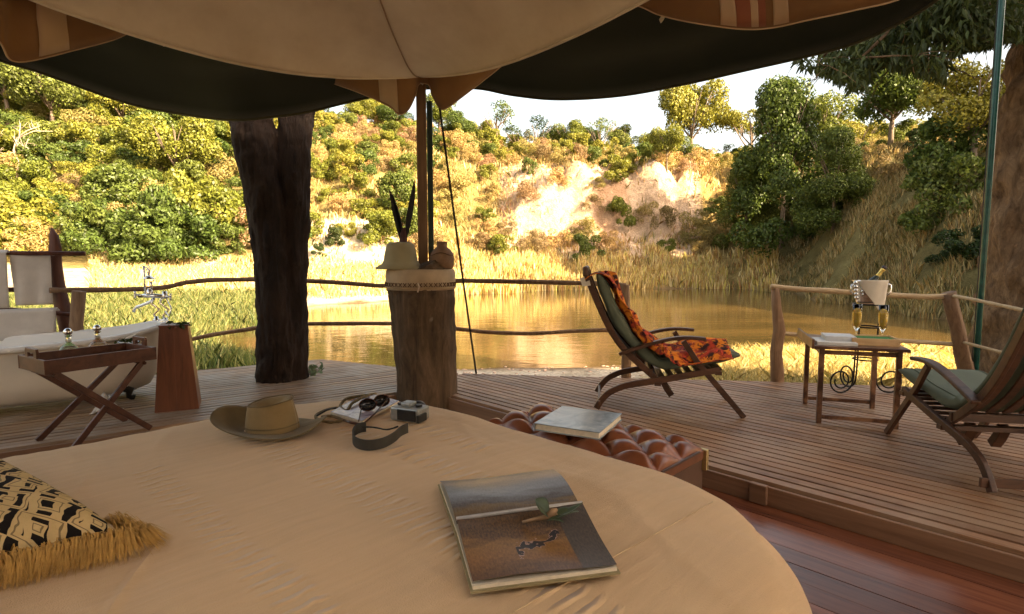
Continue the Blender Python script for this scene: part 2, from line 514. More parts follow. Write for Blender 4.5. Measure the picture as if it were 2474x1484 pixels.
def blades(name, pts, hts, wid, cols, lean=.25, label=None, group=None):
    n = len(pts)
    az = RNG.random(n) * 2 * pi
    side = np.stack([np.cos(az), np.sin(az), np.zeros(n)], 1) * (wid[:, None] / 2)
    ln = RNG.normal(size=(n, 2)) * lean
    mid = pts + np.stack([ln[:, 0] * hts * .35, ln[:, 1] * hts * .35, hts * .55], 1)
    tip = pts + np.stack([ln[:, 0] * hts, ln[:, 1] * hts, hts * (1 - .2 * RNG.random(n))], 1)
    V = np.stack([pts - side, pts + side, mid + side * .8, tip, mid - side * .8], 1).reshape(-1, 3)
    me = bpy.data.meshes.new(name)
    me.vertices.add(5 * n); me.vertices.foreach_set('co', V.astype(np.float32).ravel())
    me.loops.add(5 * n); me.loops.foreach_set('vertex_index', np.arange(5 * n, dtype=np.int32))
    me.polygons.add(n); me.polygons.foreach_set('loop_start', np.arange(0, 5 * n, 5, dtype=np.int32))
    me.update(calc_edges=True)
    ca = me.color_attributes.new('shade', 'FLOAT_COLOR', 'POINT')
    c = np.ones((n, 4), np.float32); c[:, :3] = cols * (.65 + .7 * RNG.random(n))[:, None]
    ca.data.foreach_set('color', np.repeat(c, 5, 0).ravel())
    me.materials.append(L_GRASS)
    o = bpy.data.objects.new(name, me); S.collection.objects.link(o)
    return tag(o, label, 'grass', None, 'stuff')

def scatter(n, a0, a1, y0, y1, ok=None, clump=0.0, seed=0):
    out = []
    rnd = random.Random(seed)
    g = 0
    while len(out) < n and g < n * 8:
        g += 1
        Y = sqrt(rnd.random() * (y1 * y1 - y0 * y0) + y0 * y0)
        a = rnd.uniform(a0, a1)
        X = a * Y
        if clump and noise.noise(Vector((X * .55, Y * .55, seed * 3.1))) < clump * (rnd.random() * 1.6 - 1): continue
        z = ground_z(X, Y)
        if z < WATER - .12: continue
        if ok and not ok(X, Y, z, a): continue
        out.append((X, Y, z - .03))
    return np.array(out)
GXA, GYA = np.array(gx), np.array(gy)
def ground_z(X, Y):
    i = int(np.searchsorted(GXA, X)) - 1; j = int(np.searchsorted(GYA, Y)) - 1
    i = max(0, min(len(GXA) - 2, i)); j = max(0, min(len(GYA) - 2, j))
    u = (X - GXA[i]) / (GXA[i + 1] - GXA[i]); v = (Y - GYA[j]) / (GYA[j + 1] - GYA[j])
    return HZ[i, j] * (1 - u) * (1 - v) + HZ[i + 1, j] * u * (1 - v) + HZ[i, j + 1] * (1 - u) * v + HZ[i + 1, j + 1] * u * v
def pick(n, cols, w=None):
    cols = np.array(cols); return cols[RNG.choice(len(cols), n, p=w)]

STRAW, GOLDC, RUSTC, OLIVEC, GREENC = (.50, .39, .19), (.38, .25, .08), (.30, .15, .06), (.17, .155, .055), (.09, .125, .03)
p = scatter(34000, -.42, .47, 41, 80, lambda X, Y, z, a: not (0 < a < .3 and 3.2 < z < 9.6 and random.random() < .8) and not (-.36 < a < -.2 and z < 3.5 and random.random() < .6), .5, 1)
blades('dry_grass', p, .3 + .5 * RNG.random(len(p)), .06 + .04 * RNG.random(len(p)), pick(len(p), [STRAW, GOLDC, RUSTC, OLIVEC], [.3, .35, .15, .2]), .3, 'dry golden grass covering the sunlit hillside')
p = scatter(20000, -.12, .47, 36, 50, lambda X, Y, z, a: -1.2 < z < (1.3 + 1.2 * noise.noise(Vector((X * .3, 0, 0)))) and a * Y > -4, .3, 2)
blades('reeds', p, .35 + .85 * RNG.random(len(p)), .06 + .05 * RNG.random(len(p)), pick(len(p), [STRAW, GOLDC, (.5, .42, .12), RUSTC], [.42, .28, .2, .1]), .14, 'tall straw-coloured reeds along the far shore of the pool')
p = scatter(60000, .45, .95, 19, 48, None, .2, 3)
blades('bank_grass', p, .25 + .5 * RNG.random(len(p)), .022 + .03 * RNG.random(len(p)), pick(len(p), [(.50, .40, .2), (.40, .28, .11), OLIVEC, (.34, .2, .08)], [.35, .3, .25, .1]), .25, 'dull straw grass on the steep bank at the right of the pool')
p = scatter(60000, -.98, -.40, 9.5, 27, lambda X, Y, z, a: z < -.45 and z > WATER - .05, 0, 4)
blades('green_reeds', p, .15 + .38 * RNG.random(len(p)) ** 1.5, .011 + .016 * RNG.random(len(p)), pick(len(p), [GREENC, (.17, .19, .05), (.30, .28, .10), (.07, .10, .035)], [.30, .28, .30, .12]), .34, 'green reeds and marsh grass between the bathtub and the pool')
p = scatter(9000, -.75, -.15, 26, 40, lambda X, Y, z, a: -.9 < z < 1.3, .9, 5)
blades('sand_bank_grass', p, .2 + .45 * RNG.random(len(p)), .05 + .05 * RNG.random(len(p)), pick(len(p), [STRAW, (.45, .42, .14), GOLDC], [.5, .3, .2]), .3, 'pale grass tufts on the sand bank left of the pool')
p = scatter(30000, .26, .98, 7.2, 13.6, lambda X, Y, z, a: z > WATER - .02, .25, 6)
blades('shore_grass', p, .12 + .30 * RNG.random(len(p)) ** 1.3, .007 + .010 * RNG.random(len(p)), pick(len(p), [(.72, .58, .28), (.6, .44, .16), (.34, .3, .1), (.5, .34, .12)], [.45, .3, .15, .1]), .55, 'straw-yellow grass on the near shore behind the table')
pb = MB()
for k in range(200):
    Y = random.uniform(8.3, 12.0); X = random.uniform(-.15, .27) * Y
    z = ground_z(X, Y); r = random.uniform(.015, .045)
    pb.lathe([(0, -r * .3), (r, 0), (r * .8, r * .45), (0, r * .6)], (X, Y, z), 6, random.uniform(.7, 1.3), 1)
pb.build('pebbles', plain('pebble_stone', (.40, .27, .19), .9, var=.5, scale=3), kind='stuff', label='scattered stones on the pale beach below the deck', smooth=True)

# ------------------------------------------------------------------ hillside bushes and trees
KTXT = {'green': ('green_bush', 'green bush'), 'yellow': ('yellow_bush', 'yellow-green bush'), 'gold': ('golden_shrub', 'golden shrub'), 'rust': ('rust_shrub', 'rust-brown shrub'), 'dark': ('dark_bush', 'dark bush')}
MARKS = [(130, 'above the hanging towels'), (230, 'above the tall branch post'), (330, 'between branch post and bath tap'), (400, 'above the bath tap'), (480, 'right of the bath tap'), (590, 'just left of the forked trunk'), (760, 'behind the forked trunk'), (850, 'just right of the forked trunk'), (930, 'between trunk and feathers'), (1005, 'behind the feathers'), (1065, 'behind the tent pole'), (1140, 'right of the guy rope'), (1240, 'left of the earth cliff'), (1340, 'over the cliff\'s left end'), (1440, 'over the cliff\'s middle'), (1540, 'over the cliff\'s right half'), (1640, 'over the cliff\'s right end'), (1740, 'left of the big shaded tree'), (1860, 'behind the shaded tree\'s left'), (2000, 'behind the shaded tree\'s right'), (2120, 'above the ice bucket'), (2240, 'right of the ice bucket'), (2370, 'just left of the metal pole'), (9999, 'behind the right tree trunk')]
def landmark(X, Y, z):
    px = CX + FPX * X / Y; py = 625 - (z - EYE) * FPX / Y
    h = next(t for m, t in MARKS if px < m)
    v = 'high on the hill' if py < 330 else 'on the upper hill' if py < 400 else 'halfway uphill' if py < 500 else 'low on the hill' if py < 580 else 'at the hill foot'
    return h, v
SEEN = {}
def hill_bush(kind, X, Y, s, label=None, sz=1.0):
    o = bpy.data.objects.new(KTXT[kind][0], random.choice(BUSH[kind]))
    S.collection.objects.link(o)
    o.location = (X, Y, land(X, Y) - .25 * s)
    o.rotation_euler = (0, 0, random.uniform(0, 6.28))
    o.scale = (s * random.uniform(.9, 1.15), s * random.uniform(.9, 1.15), s * sz * random.uniform(.85, 1.15))
    hz_, vt_ = landmark(X, Y, o.location.z)
    if label: tag(o, label, 'bush')
    else:
        sz_ = 'small ' if s < .75 else 'large ' if s > 1.2 else ''
        tag(o, sz_ + KTXT[kind][1] + ' ' + vt_ + ', ' + hz_, 'bush', KTXT[kind][1] + ('s' if KTXT[kind][1].endswith('shrub') else 'es') + ' on the far hillside')
    return o
placed = []
def far_enough(X, Y, d):
    for (x, y) in placed:
        if (x - X) ** 2 + (y - Y) ** 2 < d * d: return False
    return True
rb = random.Random(21)
tries = 0
while tries < 9000 and len(placed) < 720:
    tries += 1
    Y = rb.uniform(39, 84); a = rb.uniform(-1.0, .9); X = a * Y
    z = land(X, Y)
    n = noise.noise(Vector((X * .09, Y * .09, 4)))
    if a < -.4:
        if z < 1.0: continue
        kind = rb.choices(['green', 'yellow', 'gold', 'rust'], [.40, .36, .16, .08])[0]; s = rb.uniform(.7, 1.7); d = 1.9
    elif a < -.02:
        if z < 1.6 or (a > -.39 and z < 5.0 and rb.random() < .75): continue
        kind = rb.choices(['green', 'yellow', 'gold', 'rust'], [.15, .37, .33, .15])[0]; s = rb.uniform(.5, 1.05); d = 1.75
    elif a < .45:
        if z < 1.0 or (z < 9.3 and z > 2.5 and rb.random() < .38 + .36 * (0.02 < a < .33)): continue
        kind = rb.choices(['green', 'yellow', 'gold', 'rust'], [.18, .27, .39, .16])[0]; s = rb.uniform(.5, 1.0); d = 1.7
    else:
        if z < 8.6 and (rb.random() < .93 or z < 4): continue
        if z < 9.3: kind, s = rb.choice(['green', 'dark', 'rust']), rb.uniform(.4, .9)
        else: kind = rb.choices(['green', 'yellow', 'gold', 'rust'], [.16, .2, .44, .2])[0]; s = rb.uniform(.6, 1.1)
        d = 2.1
    if not far_enough(X, Y, d): continue
    placed.append((X, Y))
    hill_bush(kind, X, Y, s)
def at_px(kind, px, py, s, label, sz=1.0):
    h = hit(px, py)
    if h is None: h = D(px, py, 60)
    return hill_bush(kind, h.x, h.y, s, label, sz)
from collections import defaultdict
byl = defaultdict(list)
for o in S.objects:
    if o.get('category') == 'bush': byl[o['label']].append(o)
ORD = ['leftmost', 'second from left', 'third from left', 'fourth from left', 'fifth from left', 'sixth from left', 'seventh from left', 'eighth from left', 'ninth from left', 'tenth from left', 'eleventh from left', 'twelfth from left', 'thirteenth from left', 'fourteenth from left', 'fifteenth from left', 'sixteenth from left', 'seventeenth from left', 'eighteenth from left', 'nineteenth from left']
for lb, os_ in byl.items():
    if len(os_) > 1:
        for i, o in enumerate(sorted(os_, key=lambda q: q.location.x / q.location.y)):
            if i < len(ORD): o['label'] = (lb.split(' ', 1)[1] if len(lb.split()) > 13 and lb.split()[0] in ('small', 'large') else lb) + ', ' + ORD[i]
at_px('yellow', 470, 610, 1.7, 'large bright yellow-green bush directly left of the forked trunk', 1.2)
at_px('green', 400, 632, 1.6, 'bright green bush lowest above the sand bank left of the trunk', 1.25)
at_px('green', 250, 620, 1.5, 'green bush right of the tall bare branch post')
at_px('yellow', 60, 600, 1.5, 'broad yellow-green bush behind the hanging white towels')
at_px('dark', 808, 600, .5, 'small dark green shrub on the pale slope right of the trunk', 1.5)
at_px('dark', 765, 622, .4, 'tiny dark shrub touching the right side of the trunk')
at_px('green', 960, 520, 1.1, 'round green bush on the slope behind the feathers', 1.2)
at_px('green', 1195, 612, .55, 'low green bush at the foot of the earth cliff right of the rope')
at_px('gold', 1170, 560, .6, 'golden shrub left of the pale earth cliff', 1.0)
at_px('yellow', 1500, 560, .8, 'yellow shrub standing against the pale earth cliff', 1.3)
at_px('gold', 1440, 470, .6, 'dry shrub clinging to the middle of the earth cliff', 1.0)
at_px('rust', 1600, 560, .9, 'rust shrub at the right end of the earth cliff', 1.2)
at_px('gold', 1680, 590, .9, 'golden shrub at the edge of light right of the earth cliff', 1.2)
at_px('green', 2260, 560, 1.1, 'green bush on the shaded bank left of the green metal pole', 1.1)
at_px('green', 2300, 470, 1.2, 'leafy bush high on the shaded bank beside the green metal pole', 1.1)
at_px('dark', 2320, 640, .7, 'dark shrub low on the shaded bank beside the green metal pole')
at_px('rust', 2160, 430, .8, 'brown shrub over the small overhang of the shaded bank')

def crown_mesh(name, mat, kind):
    L = []
    if kind == 'round':
        for k in range(16):
            a = random.uniform(0, 6.28); q = sqrt(random.random()) * 1.9
            L.append((cos(a) * q, sin(a) * q, 3.4 + random.uniform(-.9, 1.1) - q * .2, random.uniform(.7, 1.1)))
    elif kind == 'umbrella':
        for k in range(15):
            a = random.uniform(0, 6.28); q = sqrt(random.random()) * 2.3
            L.append((cos(a) * q, sin(a) * q, 3.9 + random.uniform(-.2, .45) - q * .18, random.uniform(.5, .8)))
    elif kind == 'cone':
        for k in range(46):
            z = random.uniform(.1, 7.2); q = (3.1 * (1 - (z / 8.2) ** 1.5)) * sqrt(random.uniform(.25, 1)); a = random.uniform(0, 6.28)
            L.append((cos(a) * q, sin(a) * q, z, random.uniform(.75, 1.2)))
    elif kind == 'sparse':
        for k in range(12):
            a = random.uniform(0, 6.28); q = sqrt(random.random()) * 1.9
            L.append((cos(a) * q, sin(a) * q, 3.3 + random.uniform(-.9, .9), random.uniform(.4, .7)))
    P, Nn = crown_cloud(L, 950 if kind != 'sparse' else 420, .35)
    n = len(P)
    return leaf_mesh(name, P, Nn, .17 * (.7 + .7 * RNG.random(n)), .10 * (.8 + .5 * RNG.random(n)), .4 + .9 * RNG.random(n), mat)
def limb_mesh(h=3.4, spread=1.6, nb=6, r=.13):
    b = MB()
    b.tube([(0, 0, -.5), (.05, 0, h * .3), (-.05, .05, h * .65), (0, 0, h)], [r * 1.2, r, r * .75, r * .4], 7)
    for k in range(nb):
        a = 6.28 * k / nb + random.uniform(-.3, .3); z0 = h * random.uniform(.3, .6)
        e = Vector((cos(a) * spread, sin(a) * spread, h * random.uniform(.95, 1.15)))
        m = Vector((cos(a) * spread * .5, sin(a) * spread * .5, z0 + (e.z - z0) * .45))
        b.tube([(0, 0, z0), m, e], [r * .55, r * .4, r * .15], 5)
        for q in range(2):
            e2 = e + Vector((random.uniform(-.6, .6), random.uniform(-.6, .6), random.uniform(.0, .5)))
            b.tube([m, (m + e2) / 2 + Vector((0, 0, .1)), e2], [r * .3, r * .2, r * .08], 4)
    return b
CRN = {}
TRK = {}
def far_tree(px, py, s, kind, col, label, sz=1.0, at=None):
    h = at if at else (hit(px, py) or D(px, py, 70))
    t = thing('tree', label, 'tree', (h.x, h.y, land(h.x, h.y)), random.uniform(0, 6.28))
    t.scale = (s, s, s * sz)
    key = (kind, col)
    if key not in CRN: CRN[key] = [crown_mesh('crown', {'y': L_YELL, 'g': L_GREEN, 'd': L_DARK}[col], kind) for _ in range(2)]
    if kind not in TRK:
        o0 = limb_mesh(6.2 if kind == 'cone' else 3.4).build('trunk', BARK, None, smooth=True); TRK[kind] = o0.data
        bpy.data.objects.remove(o0)
    for nm, me in (('trunk', TRK[kind]), ('crown', random.choice(CRN[key]))):
        o = bpy.data.objects.new(nm, me); S.collection.objects.link(o); o.parent = t
    return t
far_tree(1885, 600, 1.28, 'cone', 'g', 'big dense green tree on the shaded bank right of the recliner', 1.25)
far_tree(1800, 600, .8, 'cone', 'g', 'lower green tree merging into the left side of the big shaded tree', 1.1)
far_tree(2010, 560, .8, 'cone', 'g', 'green tree merging into the right side of the big shaded tree', 1.1)
far_tree(1670, 330, 1.7, 'round', 'y', 'tall leafy yellow-green tree on the skyline above the cliff', 1.3)
far_tree(1610, 420, .7, 'round', 'y', 'slim small tree standing below the tall skyline tree', 1.2)
far_tree(1815, 335, 1.5, 'umbrella', 'y', 'flat-topped skyline tree with sky showing under its crown')
far_tree(1990, 320, 1.6, 'round', 'y', 'rounded skyline tree under the hanging dark leaves', 1.1)
far_tree(2150, 360, 1.3, 'round', 'g', 'dark-crowned round tree above the shaded bank', 1.0)
far_tree(2262, 290, .7, 'sparse', 'd', 'small thin tree on the skyline left of the green metal pole')
far_tree(2330, 290, .8, 'umbrella', 'd', 'low flat tree on the skyline touching the green metal pole', .8)
far_tree(2350, 400, 1.0, 'round', 'y', 'yellow-green tree partly behind the green metal pole')
far_tree(1200, 300, 1.1, 'sparse', 'g', 'thin skyline tree right of the tent pole rope', 1.1)
far_tree(1370, 320, .9, 'round', 'y', 'round yellow-green skyline tree over the centre of the hill')
far_tree(1300, 300, 1.0, 'sparse', 'd', 'thin dark skyline tree left of the round yellow-green one')
far_tree(1450, 320, 1.0, 'sparse', 'g', 'nearly bare grey-twigged tree on the skyline')
far_tree(1060, 330, .9, 'round', 'y', 'leafy tree on the slope just right of the tent pole', 1.2)
far_tree(870, 300, .9, 'round', 'y', 'yellow-green tree on the skyline between trunk and tent pole', 1.0)
far_tree(430, 470, 1.3, 'round', 'y', 'wide yellow-green tree on the hill left of the forked trunk', 1.1)
far_tree(130, 330, 1.5, 'round', 'g', 'wide green tree high on the left hill', 1.1)
far_tree(20, 300, 1.4, 'round', 'g', 'green tree at the left edge of the hill', 1.2)
far_tree(300, 340, 1.3, 'round', 'y', 'bright tree on the left hill below the dark canopy', 1.1)
far_tree(20, 250, 1.5, 'umbrella', 'g', 'spreading green tree at the top left under the canopy edge', 1.1)
far_tree(200, 280, 1.4, 'umbrella', 'y', 'spreading yellow-green tree high on the left hill', 1.1)
rk = random.Random(5)
SKY = [(760, 'just right of the forked trunk'), (800, 'right of the forked trunk'), (920, 'above the feathers'), (960, 'left of the tent pole'), (1110, 'just right of the guy rope'), (1160, 'right of the guy rope'), (1250, 'above the cliff\'s left end'), (1330, 'above the cliff\'s left half'), (1410, 'above the middle of the cliff'), (1500, 'above the cliff\'s right half'), (1560, 'above the cliff\'s right end'), (1640, 'beside the tall skyline tree'), (1740, 'right of the tall skyline tree'), (1870, 'behind the flat-topped tree'), (1930, 'above the big shaded tree'), (2060, 'right of the big shaded tree'), (2120, 'above the ice bucket'), (2200, 'right of the ice bucket'), (2290, 'left of the green metal pole')]
for (px, w_t) in SKY:
    Yk = rk.uniform(66, 76); Xk = (px - CX) / FPX * Yk
    kd, co = rk.choice([('round', 'y'), ('round', 'g'), ('umbrella', 'g'), ('round', 'y'), ('sparse', 'd')])
    far_tree(0, 0, rk.uniform(.7, 1.15), kd, co, {'y': 'yellow-green', 'g': 'green', 'd': 'thin dark'}[co] + {'round': ' rounded', 'umbrella': ' flat-topped', 'sparse': ' open-crowned'}[kd] + ' tree on the skyline ' + w_t, rk.uniform(.8, 1.1), at=Vector((Xk, Yk, 0)))
# bare pale snag on the left hill
h = hit(75, 430)
sg = thing('bare_tree', 'bare pale-branched dead tree on the left hillside', 'tree', h)
b = MB()
b.tube([h + Vector((0, -1.5, -.3)), h + Vector((.3, -1.5, .9)), h + Vector((0, -1.5, 2)), h + Vector((.3, -1.5, 3))], [.13, .11, .1, .07], 7)
b.build('trunk', plain('bleached_wood', (.33, .26, .19), .8), sg, smooth=True)
for k in range(11):
    b = MB()
    s0 = h + Vector((.1, -1.5, random.uniform(1.8, 3)))
    e = s0 + Vector((random.uniform(-2.6, 3.4), random.uniform(-.5, .8), random.uniform(-.2, 2.2)))
    m = (s0 + e) / 2 + Vector((random.uniform(-.3, .3), 0, random.uniform(-.4, .5)))
    b.tube([s0, m, e], [.07, .05, .02], 5)
    for q in range(4):
        f = m.lerp(e, random.random()); b.tube([f, f + Vector((random.uniform(-.7, .7), 0, random.uniform(-.1, .8)))], [.03, .01], 4)
    b.build('branch', bpy.data.materials['bleached_wood'], sg, smooth=True)
# unseen trees added to cast shade on the right bank, deck and bed
def added_shade_tree(x, y, s, label, sz=1.0):
    return far_tree(0, 0, s, 'round', 'g', label, sz, at=Vector((x, y, 0)))
# ------------------------------------------------------------------ decks and floor
A1, A2 = math.atan2(E1.y, E1.x), math.atan2(D2.y, D2.x)
DECKW_R = wood('deck_wood_right', (.14, .062, .028), (.38, .21, .11), -A1, .5, .9, 30, .28, spec=.45, wear=(2.2, (.32, .20, .12)))
DECKW_L = wood('deck_wood_left', (.15, .08, .042), (.38, .24, .135), -A2, .5, .9, 30, .28, spec=.45, wear=(2.2, (.30, .23, .17)))
FLOORW = wood('floor_wood', (.085, .024, .012), (.24, .085, .04), -A1, .26, .8, 20, .3, bump=.08, spec=.5)
def clip(poly, n, c, keep):
    out = []
    m = len(poly)
    for i in range(m):
        p, q = poly[i], poly[(i + 1) % m]
        dp, dq = (p[0] * n[0] + p[1] * n[1] - c) * keep, (q[0] * n[0] + q[1] * n[1] - c) * keep
        if dp >= 0: out.append(p)
        if dp * dq < 0:
            t = dp / (dp - dq); out.append((p[0] + (q[0] - p[0]) * t, p[1] + (q[1] - p[1]) * t))
    return out
def lay(parent, poly, run, origin, pitch, gap, z1, th, mat, name='plank', bev=0.0):
    n = Vector((-run[1], run[0]))
    ds = [p[0] * n[0] + p[1] * n[1] for p in poly]
    c0 = origin[0] * n[0] + origin[1] * n[1]
    k0, k1 = int(math.floor((min(ds) - c0) / pitch)), int(math.ceil((max(ds) - c0) / pitch))
    for k in range(k0, k1):
        q = clip(poly, n, c0 + k * pitch + gap / 2, 1)
        if len(q) >= 3: q = clip(q, n, c0 + (k + 1) * pitch - gap / 2, -1)
        if len(q) < 3: continue
        if abs(sum(q[i][0] * q[(i + 1) % len(q)][1] - q[(i + 1) % len(q)][0] * q[i][1] for i in range(len(q)))) < .002: continue
        dz = random.uniform(-.0015, .0015)
        MB().prism(q, z1 - th + dz, z1 + dz).build(name, mat, parent, bevel=bev)
rdeck = thing('deck', None, None)
tag(rdeck, 'slatted wooden river deck with the recliners, right of the stump', None, None, 'structure')
RP = [(-.98, 5.33), (1.118, 3.21), (5.6, -1.316), (8.5, 1.4), (8.0, 3.9), (6.2, 4.65), (3.6, 5.23), (2.54, 5.44), (1.0, 5.63), (-.5, 5.83)]
lay(rdeck, RP, E1, (1.118, 3.21), .081, .019, 0, .028, DECKW_R)
fb = MB(); p0 = Vector((-.72, 5.05, 0)); p1 = Vector((5.6, -1.316, 0)); u = (p1 - p0).normalized(); nn = Vector((u.y, -u.x, 0))
off = nn * -.011 if nn.dot(Vector((-.711, -.704, 0))) < 0 else nn * .011
ns = Vector((-.711, -.704, 0)) * .013
fb.sweep([p0 + ns + Vector((0, 0, -.068)), p1 + ns + Vector((0, 0, -.068))], (0, 0, 1), .022, .104)
fb.build('step_board', wood('step_wood', (.13, .065, .035), (.26, .145, .08), -A1, .5), rdeck, bevel=.003)
bp = Vector((1.118, 3.21, 0)) + (-Vector((E1.x, E1.y, 0))) * .34
MB().box(bp + ns * 3.1 + Vector((0, 0, -.06)), (.09, .034, .105), A1).build('step_block', bpy.data.materials['step_wood'], rdeck, bevel=.004)
jm = plain('joist_wood', (.06, .035, .02), .9)
for k in range(8):
    s0 = Vector((-.2, 4.9, 0)) + Vector((-E1.x, -E1.y, 0)) * (k * .85)
    s1 = s0 + Vector((N1.x, N1.y, 0)) * (1.0 + .42 * k if k < 6 else 3.4)
    if s1.y > 5.2: s1 = s0 + (s1 - s0) * ((5.15 - s0.y) / (s1.y - s0.y))
    MB().sweep([s0 + Vector((0, 0, -.11)) + Vector((N1.x, N1.y, 0)) * .05, s1 + Vector((0, 0, -.11))], (0, 0, 1), .05, .14).build('joist', jm, rdeck)
ldeck = thing('deck', None, None)
tag(ldeck, 'slatted wooden deck under the bathtub and forked trunk, left of the stump', None, None, 'structure')
LP = [(-1.03, 4.99), (-.56, 5.83), (-2.28, 6.67), (-3.36, 6.02), (-5.6, 4.45), (-6.6, 3.0), (-4.9, 2.29)]
lay(ldeck, LP, D2, (-1.03, 4.99), .083, .019, 0, .028, DECKW_L)
q0, q1 = Vector((-4.9, 2.29, -.068)), Vector((-1.03, 4.99, -.068))
MB().sweep([q0 + Vector((.008, -.012, 0)), q1 + Vector((.008, -.012, 0))], (0, 0, 1), .022, .104).build('step_board', wood('step_wood_left', (.13, .065, .035), (.26, .145, .08), -A2, .5), ldeck, bevel=.003)
for k in range(6):
    s0 = Vector((-1.25, 4.9, 0)) - Vector((D2.x, D2.y, 0)) * (k * .8) ; s1 = s0 + Vector((-D2.y, D2.x, 0)) * (1.45 + .0 * k)
    MB().sweep([s0 + Vector((0, 0, -.11)), s1 + Vector((0, 0, -.11))], (0, 0, 1), .05, .14).build('joist', jm, ldeck)
fl = thing('floor', None, None)
tag(fl, 'dark red polished plank floor of the tent below the deck step', None, None, 'structure')
FP = [(-.98, 5.30), (-1.06, 4.95), (-4.9, 2.26), (-3.6, -1.2), (-.5, -3.4), (5.2, -.94)]
lay(fl, [(-.98, 5.30), (-1.06, 4.95), (-4.9, 2.26), (-5.0, -2.5), (3.0, -3.5), (5.58, -1.33)], E1, (1.0, 3.1), .125, .0025, -.12, .02, FLOORW, bev=.001)

# ------------------------------------------------------------------ tent canopies
TAN = fabric('tan_canvas', (.68, .56, .41), (.92, .81, .65), scale=1.6, bump=1.0)
BRN = fabric('brown_canvas', (.24, .125, .05), (.33, .18, .07), scale=1.4, bump=.3)
BAND = fabric('beige_band', (.55, .38, .22), (.62, .44, .26), scale=1.4)
RED = fabric('red_band', (.30, .10, .05), (.38, .14, .07), scale=1.4)
GRN = fabric('green_canvas', (.007, .010, .005), (.017, .020, .010), scale=1.0, bump=.35)
DL = Vector((-D2.x, -D2.y, 0)); DR = Vector((-E1.x, -E1.y, 0))
PA0 = Vector((-.84, 4.92, 2.8))
PA0 = D(1012, 183, 4.92)
def ceil_pt(i, j, L=5.2):
    kl, kr = i * L, j * L
    p = PA0 + DL * kl + DR * kr
    sl_, sr_ = .20 * abs(sin(pi * kl / 2.55)) ** .9, .20 * abs(sin(pi * kr / 2.6)) ** .9
    p.z += -sl_ * (1 - j) ** 7 - sr_ * (1 - i) ** 7
    p.z += 1.0 * (sin(pi * min(i, .98)) ** .75) * (sin(pi * min(j, .98)) ** .75)
    d = min(i, j)
    fold = noise.noise(Vector((kl * 1.1, kr * 1.1, 3))) * .05 + noise.noise(Vector((kl * 3.0 - kr * 1.0, kr * .8, 7))) * .022
    rad_ = sqrt(kl * kl + kr * kr) + .05; an_ = math.atan2(kr, kl)
    fold += .022 * noise.noise(Vector((an_ * 9, rad_ * .8, 2))) * exp(-rad_ / 1.6) * min(1, rad_ * 3) + .012 * noise.noise(Vector((kr * 1.2, kl * 7, 5))) * exp(-kr * 1.5) + .012 * noise.noise(Vector((kl * 1.2, kr * 7, 9))) * exp(-kl * 1.5)
    p.z += fold * min(1, 8 * d + .15)
    # the edge is drawn in between the poles
    inn = .10 * (abs(sin(pi * kl / 2.55)) * (1 - j) ** 6)
    p += DR * inn
    inn = .10 * (abs(sin(pi * kr / 2.6)) * (1 - i) ** 6)
    p += DL * inn
    return p
cei = thing('tent_ceiling', 'large tan canvas ceiling lining bellying down over the bed', 'canopy', PA0)
b = MB().grid(lambda u, v: ceil_pt(u ** 1.25, v ** 1.25), 90, 90); cpan = b.build('canvas_panel', TAN, cei, smooth=True, solid=.006)
for side in (0, 1):
    pts = [ceil_pt(k / 80, 0) if side == 0 else ceil_pt(0, k / 80) for k in range(81)]
    MB().tube([p + Vector((0, 0, -.004)) for p in pts], .009, 6).build('hem', TAN, cpan, smooth=True)
pts = [ceil_pt(k / 60 * .5, k / 60 * .5) + Vector((0, 0, -.008)) for k in range(61)]
MB().tube(pts, .006, 5).build('seam', fabric('seam_cloth', (.36, .25, .16), (.4, .28, .18)), cpan, smooth=True)

def spline(pts, n):
    out = []
    m = len(pts)
    for i in range(m - 1):
        p0, p1, p2, p3 = pts[max(i - 1, 0)], pts[i], pts[i + 1], pts[min(i + 2, m - 1)]
        for k in range(n):
            t = k / n
            out.append(.5 * ((2 * p1) + (p2 - p0) * t + (2 * p0 - 5 * p1 + 4 * p2 - p3) * t * t + (3 * p1 - p0 - 3 * p2 + p3) * t ** 3))
    out.append(pts[-1]); return out
# dark green outer fly
OUT = [(-900, -150, 3.0), (-500, 0, 3.6), (-200, 75, 4.2), (0, 146, 4.7), (100, 176, 4.95), (300, 247, 5.3), (430, 274, 5.35), (560, 290, 5.15), (650, 283, 5.15), (740, 271, 5.2), (870, 240, 5.4), (1000, 216, 5.6), (1145, 213, 5.75),
       (1240, 230, 5.75), (1350, 240, 5.75), (1500, 231, 5.6), (1650, 204, 5.4), (1800, 170, 5.15), (1950, 136, 4.85), (2060, 106, 4.6), (2160, 62, 4.3), (2262, 0, 4.0), (2450, -160, 3.4), (2900, -600, 2.4)]
oc = spline([D(*q) for q in OUT], 6)
cen = Vector((-.4, .6, 0))
def fly_pt(u, v):
    f = u * (len(oc) - 1); i = min(int(f), len(oc) - 2); p = oc[i].lerp(oc[i + 1], f - i)
    q = Vector((p.x, p.y, 0)).lerp(cen, .95 * v)
    z = p.z + 1.35 * (v ** .8) * (1 - .15 * v)
    fold = (sin(v * 26 + 2 * noise.noise(Vector((u * 9, v, 0)))) * .5 + noise.noise(Vector((u * 14, v * 13, 4)))) * .035 * min(1, v * 9)
    return Vector((q.x, q.y, z + fold + .10 * sin(pi * min(1, v * 1.0)) * noise.noise(Vector((u * 5, v * 2, 1)))))
fly = thing('tent_fly', 'dark green outer canopy with sagging lobes above the deck', 'canopy', oc[40])
fpan = MB().grid(fly_pt, len(oc) * 2, 46).build('canvas_panel', GRN, fly, smooth=True, solid=.006)
